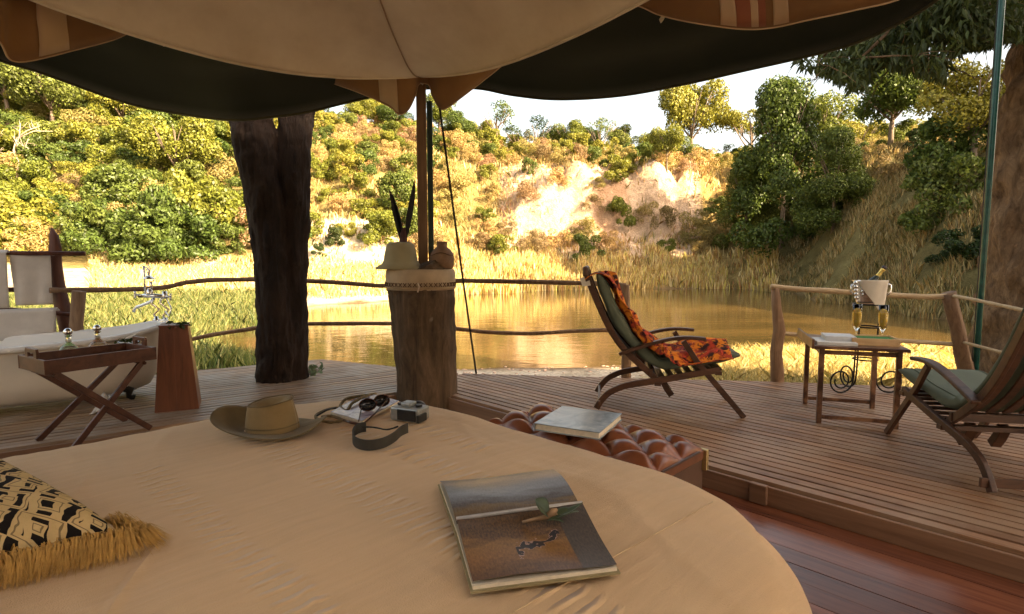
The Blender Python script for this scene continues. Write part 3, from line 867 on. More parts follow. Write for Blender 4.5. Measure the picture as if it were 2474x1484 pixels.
MB().tube([fly_pt(k / 200, 0) for k in range(201)], .014, 6).build('hem', fabric('hem_green', (.045, .045, .025), (.07, .065, .035)), fpan, smooth=True)
for (x0, y0, x1, y1, x2, y2, Y) in ((382, 76, 388, 96, 400, 112, 4.4), (1604, 36, 1600, 44, 1594, 52, 4.0)):
    MB().sweep([D(x0, y0, Y), D(x1, y1, Y), D(x2, y2, Y)], (.7, .7, 0), .006, .035).build('tie_tape', fabric('tape_cloth', (.6, .55, .45), (.68, .62, .5)), fpan)
# brown scalloped inner canopy
BR = [(-700, -250, 2.8), (-300, -60, 3.2), (-60, 60, 3.5), (0, 104, 3.6), (33, 149, 3.75), (110, 140, 3.85), (185, 121, 4.0), (270, 96, 4.1), (345, 64, 4.2), (450, 40, 4.4), (600, 80, 4.75), (750, 178, 5.05), (870, 226, 5.1), (940, 258, 5.1), (963, 277, 5.1), (985, 266, 5.1), (1003, 232, 5.1), (1012, 204, 5.12),
      (1036, 206, 5.15), (1044, 232, 5.2), (1064, 264, 5.2), (1085, 258, 5.15), (1120, 232, 5.1), (1190, 176, 5.0), (1300, 90, 4.5), (1450, 10, 4.1), (1530, 14, 3.95), (1590, 36, 3.9), (1680, 56, 3.8), (1780, 69, 3.75), (1870, 66, 3.7), (1960, 48, 3.55), (2060, 26, 3.4), (2175, -2, 3.25), (2350, -90, 3.0), (2800, -500, 2.4)]
bc = spline([D(*q) for q in BR], 5)
def brn_pt(u, v):
    f = u * (len(bc) - 1); i = min(int(f), len(bc) - 2); p = bc[i].lerp(bc[i + 1], f - i)
    q = Vector((p.x, p.y, 0)).lerp(cen, .13 * v)
    w = noise.noise(Vector((u * 22, v * 3, 4))) * .05 * sin(pi * min(1, v + .15))
    return Vector((q.x, q.y + w, p.z + (max(3.15, p.z + .35) - p.z) * v))
inn_ = thing('inner_canopy', 'brown scalloped canvas valance between tan ceiling and green fly', 'canopy', bc[60])
bpan = MB().grid(brn_pt, len(bc) * 2, 10).build('canvas_panel', BRN, inn_, smooth=True, solid=.005)
MB().tube([brn_pt(k / 300, 0) for k in range(301)], .006, 5).build('hem', BAND, bpan, smooth=True)
def u_of(px):                                         # where along the edge the photo x is met (searched from the right half)
    best = min(range(len(bc)), key=lambda i: abs(CX + FPX * bc[i].x / (bc[i].y * cos(PITCH) - (bc[i].z - EYE) * sin(PITCH)) - px))
    return best / (len(bc) - 1)
for (xa, xb, m) in ((1738, 1775, BAND), (1782, 1808, RED), (1814, 1820, BAND), (1824, 1832, BAND), (1838, 1858, RED), (1864, 1912, BAND), (90, 170, BAND), (915, 965, BAND)):
    ua, ub = u_of(xa), u_of(xb)
    if ub <= ua: continue
    def bp_(u, v, ua=ua, ub=ub):
        p = brn_pt(ua + (ub - ua) * u, v * .96 + .02); c = Vector((0, 0, 1.2))
        return p + (c - p).normalized() * .009
    MB().grid(bp_, 6, 10).build('band', m, bpan, smooth=True, solid=.003)

# unseen canvas tent wall behind the bed head, added to block the sun
wl = thing('tent_sun_block', 'unseen tan canvas tent wall added to block sun behind the bed head', 'wall', (0, -2.6, -.12))
WALLP = [(-3.9, -.9), (-1.6, -2.6), (1.9, -2.6), (3.0, -1.2)]
for (x0, y0), (x1, y1) in zip(WALLP, WALLP[1:]):
    n_ = 24
    MB().grid(lambda u, v: Vector((x0 + (x1 - x0) * u, y0 + (y1 - y0) * u + .02 * sin(u * 30), -.12 + 3.3 * v)), n_, 6).build('canvas_panel', TAN, wl, smooth=True, solid=.006)

# ------------------------------------------------------------------ tent poles, rope
POLEW = wood('pole_wood', (.13, .07, .035), (.30, .17, .085), 0, .5, 1.2, 26, .1, axis=2)
GPAINT = plain('dark_green_paint', (.022, .05, .04), .35, 0, .3, 20, .05)
pl = thing('tent_pole', 'square wooden tent pole with dark steel upright rising from the stump', 'pole', (D(1027, 640, 5.18).x, 5.18, 1.1))
a_, b_ = D(1018, 190, 5.18), D(1018, 640, 5.18)
xx = D(1019, 400, 5.18).x
MB().box((xx, 5.18, (1.1 + 2.86) / 2), (.088, .05, 1.76), 0.12).build('wooden_post', POLEW, pl, bevel=.006)
x2 = D(1038, 400, 5.24).x
MB().box((x2, 5.26, (1.1 + 2.62) / 2), (.05, .05, 1.52), 0.12).build('steel_post', GPAINT, pl, bevel=.004)
MB().sweep([D(1016, 180, 5.13), D(1018, 192, 5.11), D(1014, 200, 5.12), D(1022, 205, 5.13)], (0, 1, 0), .012, .015).build('tie_tape', bpy.data.materials['tape_cloth'], pl)
gr0, gr1 = D(1062, 262, 5.2), G(1150, 903, 0)
n_ = 14
MB().tube([gr0.lerp(gr1, k / n_) + Vector((0, 0, -.02 * sin(pi * k / n_))) for k in range(n_ + 1)], .0115, 6).build('guy_rope', plain('black_rope', (.02, .018, .015), .8, scale=300), None, label='taut dark guy rope from the canopy corner down to the deck edge', category='rope')
gp = Vector((D(2389, 435, 5.35).x, 5.35, 0))
gpo = thing('metal_pole', 'tall thin dark green metal pole beside the right tree trunk', 'pole', (gp.x, gp.y, -.6))
MB().tube([(gp.x, gp.y, -.7), (gp.x, gp.y, 1), (gp.x, gp.y, 3.2), (gp.x, gp.y, 5.2)], .027, 12).build('tube', plain('glossy_green_paint', (.012, .06, .045), .22, 0, .3, 20, .03), gpo, smooth=True)
gl_ = [gp + Vector((-.035, 0, z)) for z in (-.6, 1.0, 2.6, 4.5)]
MB().tube([p + Vector((-.02, -.02, 0)) for p in gl_], .005, 5).build('cord', bpy.data.materials['black_rope'], gpo)

# ------------------------------------------------------------------ trunks
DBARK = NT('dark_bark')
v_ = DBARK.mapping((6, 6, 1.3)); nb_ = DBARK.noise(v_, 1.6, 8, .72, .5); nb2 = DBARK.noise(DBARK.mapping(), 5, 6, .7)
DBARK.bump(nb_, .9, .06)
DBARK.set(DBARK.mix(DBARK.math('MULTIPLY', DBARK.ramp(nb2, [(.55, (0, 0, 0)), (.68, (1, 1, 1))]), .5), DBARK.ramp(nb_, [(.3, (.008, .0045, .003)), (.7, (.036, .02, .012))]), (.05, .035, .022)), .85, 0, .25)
def stem(path, seed, n=26, steps=34, jit=.16):
    cs = [Vector(p[:3]) for p in path]; rs = [p[3] for p in path]
    sp = spline(cs, steps // max(1, len(cs) - 1)); m = len(sp)
    rr = [float(np.interp(k / (m - 1) * (len(rs) - 1), range(len(rs)), rs)) for k in range(m)]
    return sp, rr
def tpt(px, py, Y): p = D(px, py, Y); return p
ft = thing('forked_tree', 'dark forked tree trunk growing up through the deck and canopy', 'tree', (-2.22, 5.55, 0))
b = MB()
def R(wpx, Y): return wpx / FPX * Y / 2
lp_ = [(*tpt(676, 990, 5.55), R(130, 5.5)), (*tpt(678, 925, 5.55), R(112, 5.5)), (*tpt(674, 800, 5.5), R(100, 5.5)), (*tpt(664, 640, 5.5), R(92, 5.5)), (*tpt(645, 470, 5.5), R(100, 5.5)), (*tpt(620, 330, 5.5), R(106, 5.5)), (*tpt(606, 220, 5.5), R(106, 5.5)), (*tpt(585, 60, 5.5), R(100, 5.5))]
rp = [(*tpt(706, 990, 5.6), R(90, 5.5)), (*tpt(704, 925, 5.6), R(78, 5.5)), (*tpt(706, 800, 5.6), R(72, 5.5)), (*tpt(708, 640, 5.6), R(66, 5.5)), (*tpt(712, 470, 5.6), R(72, 5.5)), (*tpt(713, 330, 5.6), R(76, 5.5)), (*tpt(722, 220, 5.6), R(80, 5.5)), (*tpt(740, 60, 5.6), R(80, 5.5))]
lp = [(x - .02, y, z, r * .9) for x, y, z, r in lp_]
for k, pth in enumerate((lp, rp)):
    sp, rr = stem(pth, k, steps=70)
    b.tube(sp, [q * .96 for q in rr], 64, True, .16, 3.1 + k * 7, ridge=.085)
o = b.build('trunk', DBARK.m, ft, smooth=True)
md = o.modifiers.new('merge', 'REMESH'); md.mode = 'VOXEL'; md.voxel_size = .012; md.use_smooth_shade = True
sprm = leafmat('pale_leaf', (.16, .20, .10), .2)
def sprig(name, label, base, n, spread, size, mat, cat='leaves', up=.5, seed=1, lie=0.0):
    rn = random.Random(seed)
    t = thing(name, label, cat, base)
    C, Nn = [], []
    b = MB()
    for k in range(n):
        d = Vector((rn.uniform(-1, 1), rn.uniform(-1, 1), rn.uniform(0.05, 1) * up)).normalized() * spread * rn.uniform(.4, 1)
        b.tube([base, base + d * .5 + Vector((0, 0, .15 * spread * up)), base + d], .002, 4)
        for q in range(3):
            C.append(base + d * rn.uniform(.5, 1.05) + Vector((rn.uniform(-1, 1), rn.uniform(-1, 1), rn.uniform(-.2, .6))) * size * .7)
            Nn.append((rn.uniform(-1, 1), rn.uniform(-1, .2), rn.uniform(.1, 1)))
    b.build('stem', BARK, t)
    Nn = np.array(Nn); Nn /= np.linalg.norm(Nn, axis=1)[:, None]
    C = np.array([c - base for c in C])
    me = leaf_mesh('leaf_cluster', C, Nn, size * (.8 + .5 * RNG.random(len(C))), size * .5, .7 + .6 * RNG.random(len(C)), mat)
    o = bpy.data.objects.new('leaf_cluster', me); S.collection.objects.link(o); o.parent = t; o['kind'] = 'stuff'
    return t
sprig('leaf_sprig', 'small sprig of pale grey-green leaves at the foot of the forked trunk', G(752, 912, 0) + Vector((0, 0, .02)), 12, .17, .07, sprm, up=.7, seed=5)
sprig('leaf_sprig', 'green leaves on top of the wooden plinth by the bathtub', D(430, 792, 4.45), 10, .10, .055, L_DARK, up=.5, seed=6)

# big tree on the right
SB = NT('brown_bark')  # one brown bark for trunk and branches, tone varied by noise
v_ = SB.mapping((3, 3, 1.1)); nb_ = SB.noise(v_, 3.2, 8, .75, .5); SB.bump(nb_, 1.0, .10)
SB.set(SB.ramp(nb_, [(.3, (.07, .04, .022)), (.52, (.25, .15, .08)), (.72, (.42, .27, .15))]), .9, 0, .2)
rt = thing('big_tree', 'massive rough-barked tree leaning at the right edge behind the metal pole', 'tree', (6.5, 7.3, -.65))
b = MB()
tp = [(*D(2500, 1010, 7.2), .62), (*D(2482, 870, 7.2), .56), (*D(2490, 700, 7.2), .50), (*D(2506, 500, 7.2), .50), (*D(2530, 300, 7.2), .48), (*D(2570, 80, 7.2), .44), (*D(2590, -160, 7.2), .36), (*D(2560, -420, 7.2), .25)]
sp, rr = stem(tp, 3, steps=70)
b.tube(sp, rr, 90, True, .24, 11, ridge=.07)
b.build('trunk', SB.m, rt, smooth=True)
CB = []
rl = random.Random(4)
def branch(p, d, L, r, lev):
    pts = [Vector(p)]
    d = Vector(d).normalized()
    for k in range(5):
        d = (d + Vector((rl.uniform(-.25, .25), rl.uniform(-.25, .25), rl.uniform(-.22, .1)))).normalized()
        pts.append(pts[-1] + d * L / 5)
    BR_.tube(pts, [r * (1 - .16 * k) for k in range(6)], 6)
    if lev == 0:
        CB.extend(pts[1:]); return
    for k in range(3 if lev > 1 else 4):
        i = rl.randint(1, 5)
        nd = (d + Vector((rl.uniform(-1, 1), rl.uniform(-1, 1), rl.uniform(-.7, .4)))).normalized()
        branch(pts[i], nd, L * .62, r * .5, lev - 1)
BR_ = MB()
top = Vector(tp[6][:3])
for tgt in ((2350, 20), (2200, 60), (2100, 60), (2020, 90), (2300, -60), (2420, 40), (2250, 130), (2080, 140), (2460, -40), (2150, -40), (1980, 140)):
    e = D(tgt[0], tgt[1], rl.uniform(6.2, 8.0)); s0 = Vector(tp[5][:3]).lerp(top, rl.random())
    pts = [s0, s0.lerp(e, .35) + Vector((0, 0, .45)), s0.lerp(e, .7) + Vector((0, 0, .35)), e]
    BR_.tube(pts, [.09, .05, .03, .014], 6)
    for k in range(3): branch(pts[2].lerp(e, k / 2), (rl.uniform(-1, 1), rl.uniform(-1, 1), rl.uniform(-1, .1)), .75, .012, 1)
BR_.build('branches', SB.m, rt, smooth=True)
C, Nn = [], []
for c in CB:
    for q in range(13):
        C.append(c + Vector((rl.gauss(0, .15), rl.gauss(0, .15), rl.gauss(-.06, .13))))
C = [c for c in C if c.z > EYE + (742 - 260) / FPX * 5.5 - .35]
# extra leaf masses where the photograph has them
for (px, py, sx, sy, n) in ((2290, 60, 110, 60, 950), (2130, 120, 95, 45, 720), (2230, 175, 60, 32, 260), (2030, 165, 60, 30, 240), (2080, 200, 38, 40, 170), (2385, 70, 40, 60, 300), (2240, 20, 140, 34, 700), (2120, 210, 14, 14, 16), (2180, 180, 60, 24, 110), (2170, -90, 200, 70, 600), (2450, -160, 100, 70, 400)):
    for k in range(n):
        Y = rl.uniform(6.3, 8.2)
        C.append(D(px + rl.gauss(0, sx * .55), py + rl.gauss(0, sy * .55), Y))
def low_limit(x):
    return float(np.interp(x, [1880, 1920, 2000, 2060, 2100, 2130, 2200, 2280, 2300, 2390, 2480], [60, 175, 200, 240, 215, 170, 190, 215, 150, 125, 110]))
def shows(c):
    d_ = c.y * cos(PITCH) - (c.z - EYE) * sin(PITCH); x = CX + FPX * c.x / d_; y = CY - FPX * ((c.z - EYE) * cos(PITCH) + c.y * sin(PITCH)) / d_
    return y < low_limit(x) + 18 * noise.noise(Vector((x * .05, 0, 1))) - 22 and x > 1895
C = [c for c in C if shows(c)]
nC = np.array([tuple(c - rt.location) for c in C])
n_ = len(nC)
Nn = RNG.normal(size=(n_, 3)); Nn[:, 2] *= .6; Nn /= np.linalg.norm(Nn, axis=1)[:, None]
def hang_leaves(name, C, L, Wd, shade, mat):
    """pointed leaves that hang from their stalk"""
    n = len(C)
    T = RNG.normal(size=(n, 3)) * .55 + np.array([0, 0, -1.0]); T /= np.linalg.norm(T, axis=1)[:, None]
    B = np.cross(T, RNG.normal(size=(n, 3))); B /= np.linalg.norm(B, axis=1)[:, None]
    Nf = np.cross(T, B)
    L = L[:, None]; w = (Wd * np.ones(n))[:, None]
    V = np.stack([C, C + T * L * .35 + B * w / 2 + Nf * w * .2, C + T * L, C + T * L * .35 - B * w / 2 + Nf * w * .2], 1).reshape(-1, 3)
    me = bpy.data.meshes.new(name)
    me.from_pydata([tuple(v) for v in V], [], [(4 * i, 4 * i + 1, 4 * i + 2) for i in range(n)] + [(4 * i, 4 * i + 2, 4 * i + 3) for i in range(n)])
    ca = me.color_attributes.new('shade', 'FLOAT_COLOR', 'POINT')
    sh = np.ones((n, 4), np.float32); sh[:, :3] = shade[:, None]
    ca.data.foreach_set('color', np.repeat(sh, 4, 0).ravel())
    me.materials.append(mat); return me
me = hang_leaves('foliage', nC, .10 + .06 * RNG.random(n_), .036, .6 + .8 * RNG.random(n_), leafmat('hanging_leaf', (.035, .05, .014), .25))
o = bpy.data.objects.new('foliage', me); S.collection.objects.link(o); o.parent = rt; o['kind'] = 'stuff'

# ------------------------------------------------------------------ the stump and what stands on it
stp = thing('stump', 'thick upright tree stump pedestal with a laced hide band at the top', 'stump', (-.78, 5.02, -.12))
STB = NT('stump_wood')
v_ = STB.mapping((5, 5, 1.0)); ns_ = STB.noise(v_, 2.0, 7, .7, .6); STB.bump(ns_, .6, .03)
npz = STB.noise(STB.mapping((1.2, 1.2, 1.0), loc=(2.3, 0, 0)), 2.6, 3, .5, .3)
STB.set(STB.mix(STB.ramp(npz, [(.63, (0, 0, 0)), (.66, (.6, .6, .6))]), STB.ramp(ns_, [(.3, (.03, .017, .009)), (.5, (.09, .055, .028)), (.74, (.19, .12, .068))]), (.33, .28, .21)), .8, 0, .3)
ys = 5.02
zt = D(1015, 652, ys - .2).z
path = []
for (py, xl, xr) in ((1060, 962, 1112), (990, 960, 1106), (900, 958, 1103), (800, 948, 1100), (720, 940, 1098), (690, 936, 1097)):
    c = D((xl + xr) / 2, py, ys)
    path.append((c.x, ys, c.z, (xr - xl) / 2 / FPX * (ys - .1)))
path[0] = (path[0][0], ys, -.12, path[0][3])
path.append((path[-1][0], ys, zt - .13, path[-1][3] * .985))
sp, rr = stem(path, 2, steps=48)
b = MB(); b.tube(sp, rr, 70, True, .05, 4.4, ridge=.03); b.build('stump_body', STB.m, stp, smooth=True)
cx, rt_ = path[-1][0], path[-1][3]
HIDE = plain('hide', (.42, .31, .19), .75, var=.18, scale=7, bump=.2)
b = MB(); b.lathe([(rt_ * 1.05, 0), (rt_ * 1.075, .06), (rt_ * 1.06, .165), (rt_ * 1.0, .178), (0, .18)], (cx, ys, zt - .175), 40); b.build('hide_band', HIDE, stp, smooth=True)
b = MB()
for k in range(44):
    a = 2 * pi * k / 44
    for s_ in (-1, 1):
        p = Vector((cx + cos(a) * rt_ * 1.085, ys + sin(a) * rt_ * 1.085, zt - .125)); tdir = Vector((-sin(a), cos(a), 0))
        b.tube([p - tdir * .014 * s_ + Vector((0, 0, -.018)), p + tdir * .014 * s_ + Vector((0, 0, .014))], .0035, 5)
b.build('lacing', plain('dark_thong', (.10, .05, .025), .8), stp)
b = MB().tube([(cx + cos(2 * pi * k / 40) * rt_ * 1.085, ys + sin(2 * pi * k / 40) * rt_ * 1.085, zt - .155) for k in range(41)], .006, 5); b.build('cord', plain('raw_cord', (.42, .3, .17), .8), stp, smooth=True)
kx = D(1011, 693, ys - rt_)
b = MB().tube([kx + Vector((0, -.02, .03)), kx + Vector((.01, -.03, 0)), kx + Vector((-.005, -.028, -.045))], .007, 6); b.build('toggle', plain('bone', (.6, .5, .38), .5), stp, smooth=True)

hx = D(968, 620, ys - .05)
bh = thing('bell_hat', 'pale olive bell-shaped sun hat standing on the stump', 'hat', (hx.x, ys - .06, zt + .005))
HM = fabric('olive_felt', (.30, .26, .15), (.38, .33, .20), scale=5, weave=300)
b = MB(); b.lathe([(.215, .0), (.218, .008), (.16, .045), (.145, .075), (.128, .17), (.115, .212), (.09, .23), (0, .232)], bh.location, 36); b.build('hat_body', HM, bh, smooth=True, solid=.004)
fe = thing('feather_bunch', 'three tall black feathers standing up behind the bell hat', 'feathers', (hx.x + .01, ys, zt + .23))
FM = plain('black_feather', (.012, .010, .010), .6, var=.5, scale=60)
base = Vector((hx.x + .012, ys, zt + .235))
for (tx, ty, bx, w) in ((941, 460, 968, .034), (948, 470, 974, .02), (1001, 437, 980, .036)):
    t_ = D(tx, ty, ys); b0 = D(bx, 580, ys)
    pts = [b0, b0.lerp(t_, .35) + Vector((.006, 0, 0)), b0.lerp(t_, .7) + Vector((.004, 0, 0)), t_]
    if w > .03: pts[1].x += (-.006 if tx > 970 else 0)
    b = MB(); sp = spline(pts, 6); ws = [.004 + w * 1.35 * sin(pi * min(1, (k / (len(sp) - 1)) ** .8 * .97)) for k in range(len(sp))]
    b.sweep(sp, (0, 1, 0), ws, .004)
    b.tube(sp, .0028, 5)
    b.build('feather', FM, fe, smooth=False)
b = MB(); b.tube([base + Vector((-.055, 0, .0)), base + Vector((.055, .0, .004))], .01, 6); b.tube([base + Vector((0, 0, 0)), base + Vector((.004, 0, .07)), base + Vector((.01, 0, .13))], [.035, .03, .012], 8, True, .4, 2)
b.build('binding', plain('dark_red_binding', (.06, .02, .02), .7), fe)
jx = D(1067, 600, ys - .05)
jr = thing('clay_jar', 'small round brown clay jar with a short neck on the stump', 'jar', (jx.x, ys - .04, zt + .004))
b = MB(); b.lathe([(.085, 0), (.102, .02), (.107, .09), (.100, .13), (.075, .17), (.048, .19), (.044, .196), (.046, .232), (.050, .238), (.036, .240), (.034, .19), (0, .17)], jr.location, 32)
JM = plain('fired_clay', (.20, .115, .06), .7, var=.3, scale=14, bump=.4)
b.build('jar_body', JM, jr, smooth=True)
b = MB().tube([jr.location + Vector((cos(a) * .099, sin(a) * .099, .13 + .012 * sin(3 * a))) for a in [2 * pi * k / 30 for k in range(31)]], .005, 5); b.build('cord', bpy.data.materials['dark_thong'], jr, smooth=True)
b = MB().tube([jr.location + Vector((-.105, 0, .02 + .02)), jr.location + Vector((-.112, -.02, .08)), jr.location + Vector((-.1, -.03, .13)), jr.location + Vector((-.06, -.03, .17))], .005, 5); b.build('loop', bpy.data.materials['dark_thong'], jr, smooth=True)

# ------------------------------------------------------------------ railing of rough poles
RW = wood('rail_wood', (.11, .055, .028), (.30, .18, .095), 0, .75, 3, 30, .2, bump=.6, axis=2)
RW2 = wood('rail_wood_sun_tinted', (.30, .20, .10), (.52, .38, .22), 0, .75, 3, 30, .1, bump=.6)  # lighter copy of the rail wood, sunlight put into its colour
def pole_run(name, pts, r, parent, mat=None, seed=0):
    sp = spline([D(*q) for q in pts], 7)
    return MB().tube(sp, [r * (1 + .15 * noise.noise(Vector((k * .4, seed, 0)))) for k in range(len(sp))], 9, True, .12, seed).build(name, mat or RW, parent, smooth=True)
ra = thing('railing', 'rough pole railing along the far deck edge left of the recliner', 'railing', (-1.5, 5.95, 0))
pole_run('top_rail', [(120, 702, 4.95), (200, 701, 5.15), (330, 699, 5.5), (400, 694, 5.65), (450, 683, 5.75), (510, 677, 5.85), (560, 676, 5.95), (640, 675, 6.0), (740, 679, 6.0), (830, 684, 6.0), (930, 691, 5.95), (1000, 684, 5.9), (1100, 679, 5.85), (1250, 681, 5.8), (1420, 685, 5.75), (1512, 690, 5.72)], .024, ra, seed=1)
pole_run('lower_rail', [(350, 850, 5.35), (440, 826, 5.6), (510, 810, 5.75), (600, 796, 5.85), (660, 786, 5.95), (740, 783, 5.97), (930, 782, 5.9), (1010, 784, 5.88), (1100, 794, 5.85), (1180, 803, 5.83), (1280, 806, 5.8), (1400, 800, 5.77), (1512, 797, 5.72)], .021, ra, seed=4)
for (px, pt, pbot, Y, r) in ((1510, 688, 925, 5.70, .05), (192, 704, 850, 5.05, .055)):
    p0, p1 = D(px, pbot, Y), D(px, pt, Y)
    MB().tube([(p0.x, Y, -.5), (p0.x + .01, Y, .2), (p0.x - .01, Y, .6), (p1.x, Y, p1.z)], [r * 1.05, r, r, r * .95], 10, True, .15, px * .1).build('post', RW, ra, smooth=True)
rb_ = thing('railing', 'sun-tinted rough pole railing behind the small table with two knotty posts', 'railing', (2.54, 5.47, 0))
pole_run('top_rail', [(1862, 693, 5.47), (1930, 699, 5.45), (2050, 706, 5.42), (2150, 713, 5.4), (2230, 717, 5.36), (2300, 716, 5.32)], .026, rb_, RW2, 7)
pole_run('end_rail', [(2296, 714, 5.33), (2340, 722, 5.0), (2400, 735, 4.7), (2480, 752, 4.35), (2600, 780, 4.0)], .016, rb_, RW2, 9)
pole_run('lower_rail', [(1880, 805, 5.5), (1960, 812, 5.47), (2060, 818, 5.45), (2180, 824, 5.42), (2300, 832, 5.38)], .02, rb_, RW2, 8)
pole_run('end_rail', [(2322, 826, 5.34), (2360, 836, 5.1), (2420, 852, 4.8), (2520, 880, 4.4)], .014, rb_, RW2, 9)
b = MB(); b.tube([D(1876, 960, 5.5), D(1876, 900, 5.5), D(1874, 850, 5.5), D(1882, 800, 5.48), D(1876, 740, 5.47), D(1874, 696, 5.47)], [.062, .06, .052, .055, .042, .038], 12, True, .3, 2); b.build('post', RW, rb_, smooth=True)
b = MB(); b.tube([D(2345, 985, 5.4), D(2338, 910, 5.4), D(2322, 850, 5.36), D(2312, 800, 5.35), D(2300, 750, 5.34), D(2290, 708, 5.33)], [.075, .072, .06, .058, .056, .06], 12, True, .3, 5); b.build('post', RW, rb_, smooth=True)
SHADE = [(9.6, .8, 1.5, 'shade tree close to the right side of the tent', 1.3), (12.5, 1.5, 1.35, 'leafy shade tree right of the deck'), (13, -4.7, 1.6, 'high-crowned shade tree right of the tent', 2.0), (7.0, -6.2, 1.7, 'shade tree beside the back of the tent'), (14, -9, 2.2, 'tall shade tree of the camp behind the tent'), (4.5, -9.0, 1.7, 'shade tree standing behind the tent'),
 (33, 27, 1.9, 'tall tree above the right bank'), (30, 20, 1.8, 'tree above the bank beyond the right trunk'), (36, 14, 2.2, 'tall tree beyond the right bank')]
# ------------------------------------------------------------------ bathtub corner
ENAM = plain('white_enamel', (.74, .72, .68), .25, 0, .04, 3, .02, spec=.5)
ENOUT = plain('cream_paint', (.64, .57, .47), .5, 0, .08, 2, .05)
CHR = plain('chrome', (.75, .74, .72), .12, 1.0, .05, 20, .03)
CRC = Vector((-3.90, 4.53, 0))
TU, TV = Vector((D2.x, D2.y, 0)), Vector((-D2.y, D2.x, 0))
tub = thing('bathtub', 'long white roll-top bathtub on the left deck', 'bathtub', CRC)
HL, HW = .93, .40
def tub_ring(f, z, n=56, tilt=1.0, dr=0.0):
    out = []
    for k in range(n):
        a = 2 * pi * k / n
        c, s_ = cos(a), sin(a)
        r = (abs(c) ** 2.6 + abs(s_) ** 2.6) ** (-1 / 2.6)
        l = (HL * (1 - (1 - f) * .55) + dr) * r * c; w = (HW * f + dr) * r * s_
        zz = z + tilt * (.035 * (l / HL) + .07 * max(0, l / HL) ** 4 + .02 * max(0, -l / HL) ** 4)
        out.append(CRC + TU * l + TV * w + Vector((0, 0, zz)))
    return out
def rings(b, rs):
    n = len(rs[0]); vs = [p for r in rs for p in r]
    fs = [(i * n + k, i * n + (k + 1) % n, (i + 1) * n + (k + 1) % n, (i + 1) * n + k) for i in range(len(rs) - 1) for k in range(n)]
    return b.add(vs, fs)
b = MB(); rs = [tub_ring(f, z, tilt=t_) for f, z, t_ in ((.30, .055, 0), (.55, .06, 0), (.74, .10, 0), (.87, .20, .2), (.93, .33, .5), (.96, .45, .8), (.97, .515, 1))]
rings(b, rs); b.add([CRC + Vector((0, 0, .055))] , []); b.build('outer_shell', ENOUT, tub, smooth=True)
b = MB(); rs = [tub_ring(.95, .515), tub_ring(.90, .45, tilt=.8), tub_ring(.84, .3, tilt=.5), tub_ring(.7, .17, tilt=.2), tub_ring(.4, .13, tilt=0), tub_ring(.05, .125, tilt=0)]
rings(b, rs); b.build('basin', ENAM, tub, smooth=True)
b = MB(); pr = [(.95, .512), (.96, .535), (1.0, .548), (1.045, .54), (1.06, .52), (1.045, .502), (1.0, .50), (.965, .51)]
rs = [tub_ring(1.0, z, dr=(f - 1) * .37) for f, z in pr]; rs.append(rs[0]); rings(b, rs); b.build('rolled_rim', ENAM, tub, smooth=True)
for (l, w) in ((.58, -.2), (.58, .2), (-.6, -.2), (-.6, .2)):
    c = CRC + TU * l + TV * w
    b = MB(); b.tube([c + Vector((0, 0, .13)), c + TU * (.06 if l > 0 else -.06) + Vector((0, 0, .08)), c + TU * (.05 if l > 0 else -.05) + Vector((0, 0, .03)), c + TU * (.09 if l > 0 else -.09) + Vector((0, 0, .012))], [.05, .035, .022, .03], 8); b.build('foot', plain('dark_iron', (.03, .025, .02), .5, .6), tub, smooth=True)
# mixer tap on the rim
TY = 5.02
tp_ = thing('bath_tap', 'ornate chrome bath mixer tap with hand shower on the tub rim', 'tap', D(385, 775, TY))
def P(x, y, Y=TY): return D(x, y, Y)
b = MB()
for (x0, y0, x1, y1, Y) in ((372, 720, 378, 775, 4.98), (392, 718, 400, 778, 5.1)):
    b.tube([P(x0, y0, Y), P(x0 - 6, y0 + 14, Y), P(x1 + 7, (y0 + y1) / 2, Y), P(x1 - 6, y1 - 16, Y), P(x1, y1, Y)], .0105, 8)
    b.lathe([(.03, 0), (.03, .01), (.018, .02), (.014, .04)], P(x1, y1, Y) - Vector((0, 0, .0)), 16)
b.build('supply_pipe', CHR, tp_, smooth=True)
b = MB(); b.tube([P(335, 716), P(360, 714), P(404, 717)], [.013, .022, .018], 10); b.lathe([(.0, -.03), (.026, -.02), (.03, 0), (.022, .03), (.012, .04)], P(362, 708), 16); b.lathe([(.02, -.035), (.024, -.02), (.02, .03)], P(398, 712), 14); mxb = b.build('mixer_body', CHR, tp_, smooth=True)
b = MB(); b.tube([P(372, 722), P(362, 730), P(345, 737), P(330, 742), P(324, 748), P(323, 754)], [.014, .013, .0125, .012, .013, .014], 10); b.build('spout', CHR, mxb, smooth=True)
for (x, y) in ((326, 712), (412, 718)):
    b = MB(); c = P(x, y, TY - .03); b.tube([P((x + 365) / 2, 714), c], .008, 8)
    for dx, dz in ((0, .03), (0, -.03), (.03, 0), (-.03, 0)): b.tube([c, c + Vector((dx * .6, -dx, dz))], [.007, .010], 7)
    b.build('handle', CHR, mxb, smooth=True)
b = MB(); b.tube([P(351, 712), P(349, 680), P(347, 642)], .008, 8); b.tube([P(365, 706), P(366, 690), P(364, 680)], [.012, .008, .014], 8); b.build('riser', CHR, tp_, smooth=True)
b = MB(); b.tube([P(348, 645), P(356, 648), P(361, 656), P(358, 667)], [.006, .007, .008, .009], 8); b.lathe([(.052, -.006), (.05, 0), (.03, .014), (.012, .03)], P(360, 673), 20); b.tube([P(358, 640), P(364, 650), P(356, 660), P(354, 650)], .005, 6); b.build('hand_shower', CHR, tp_, smooth=True)
b = MB(); b.tube([P(402, 722, 5.0), P(414, 745, 4.9), P(409, 765, 4.9), P(398, 752, 4.92)], .006, 6); b.build('hose', CHR, tp_, smooth=True)
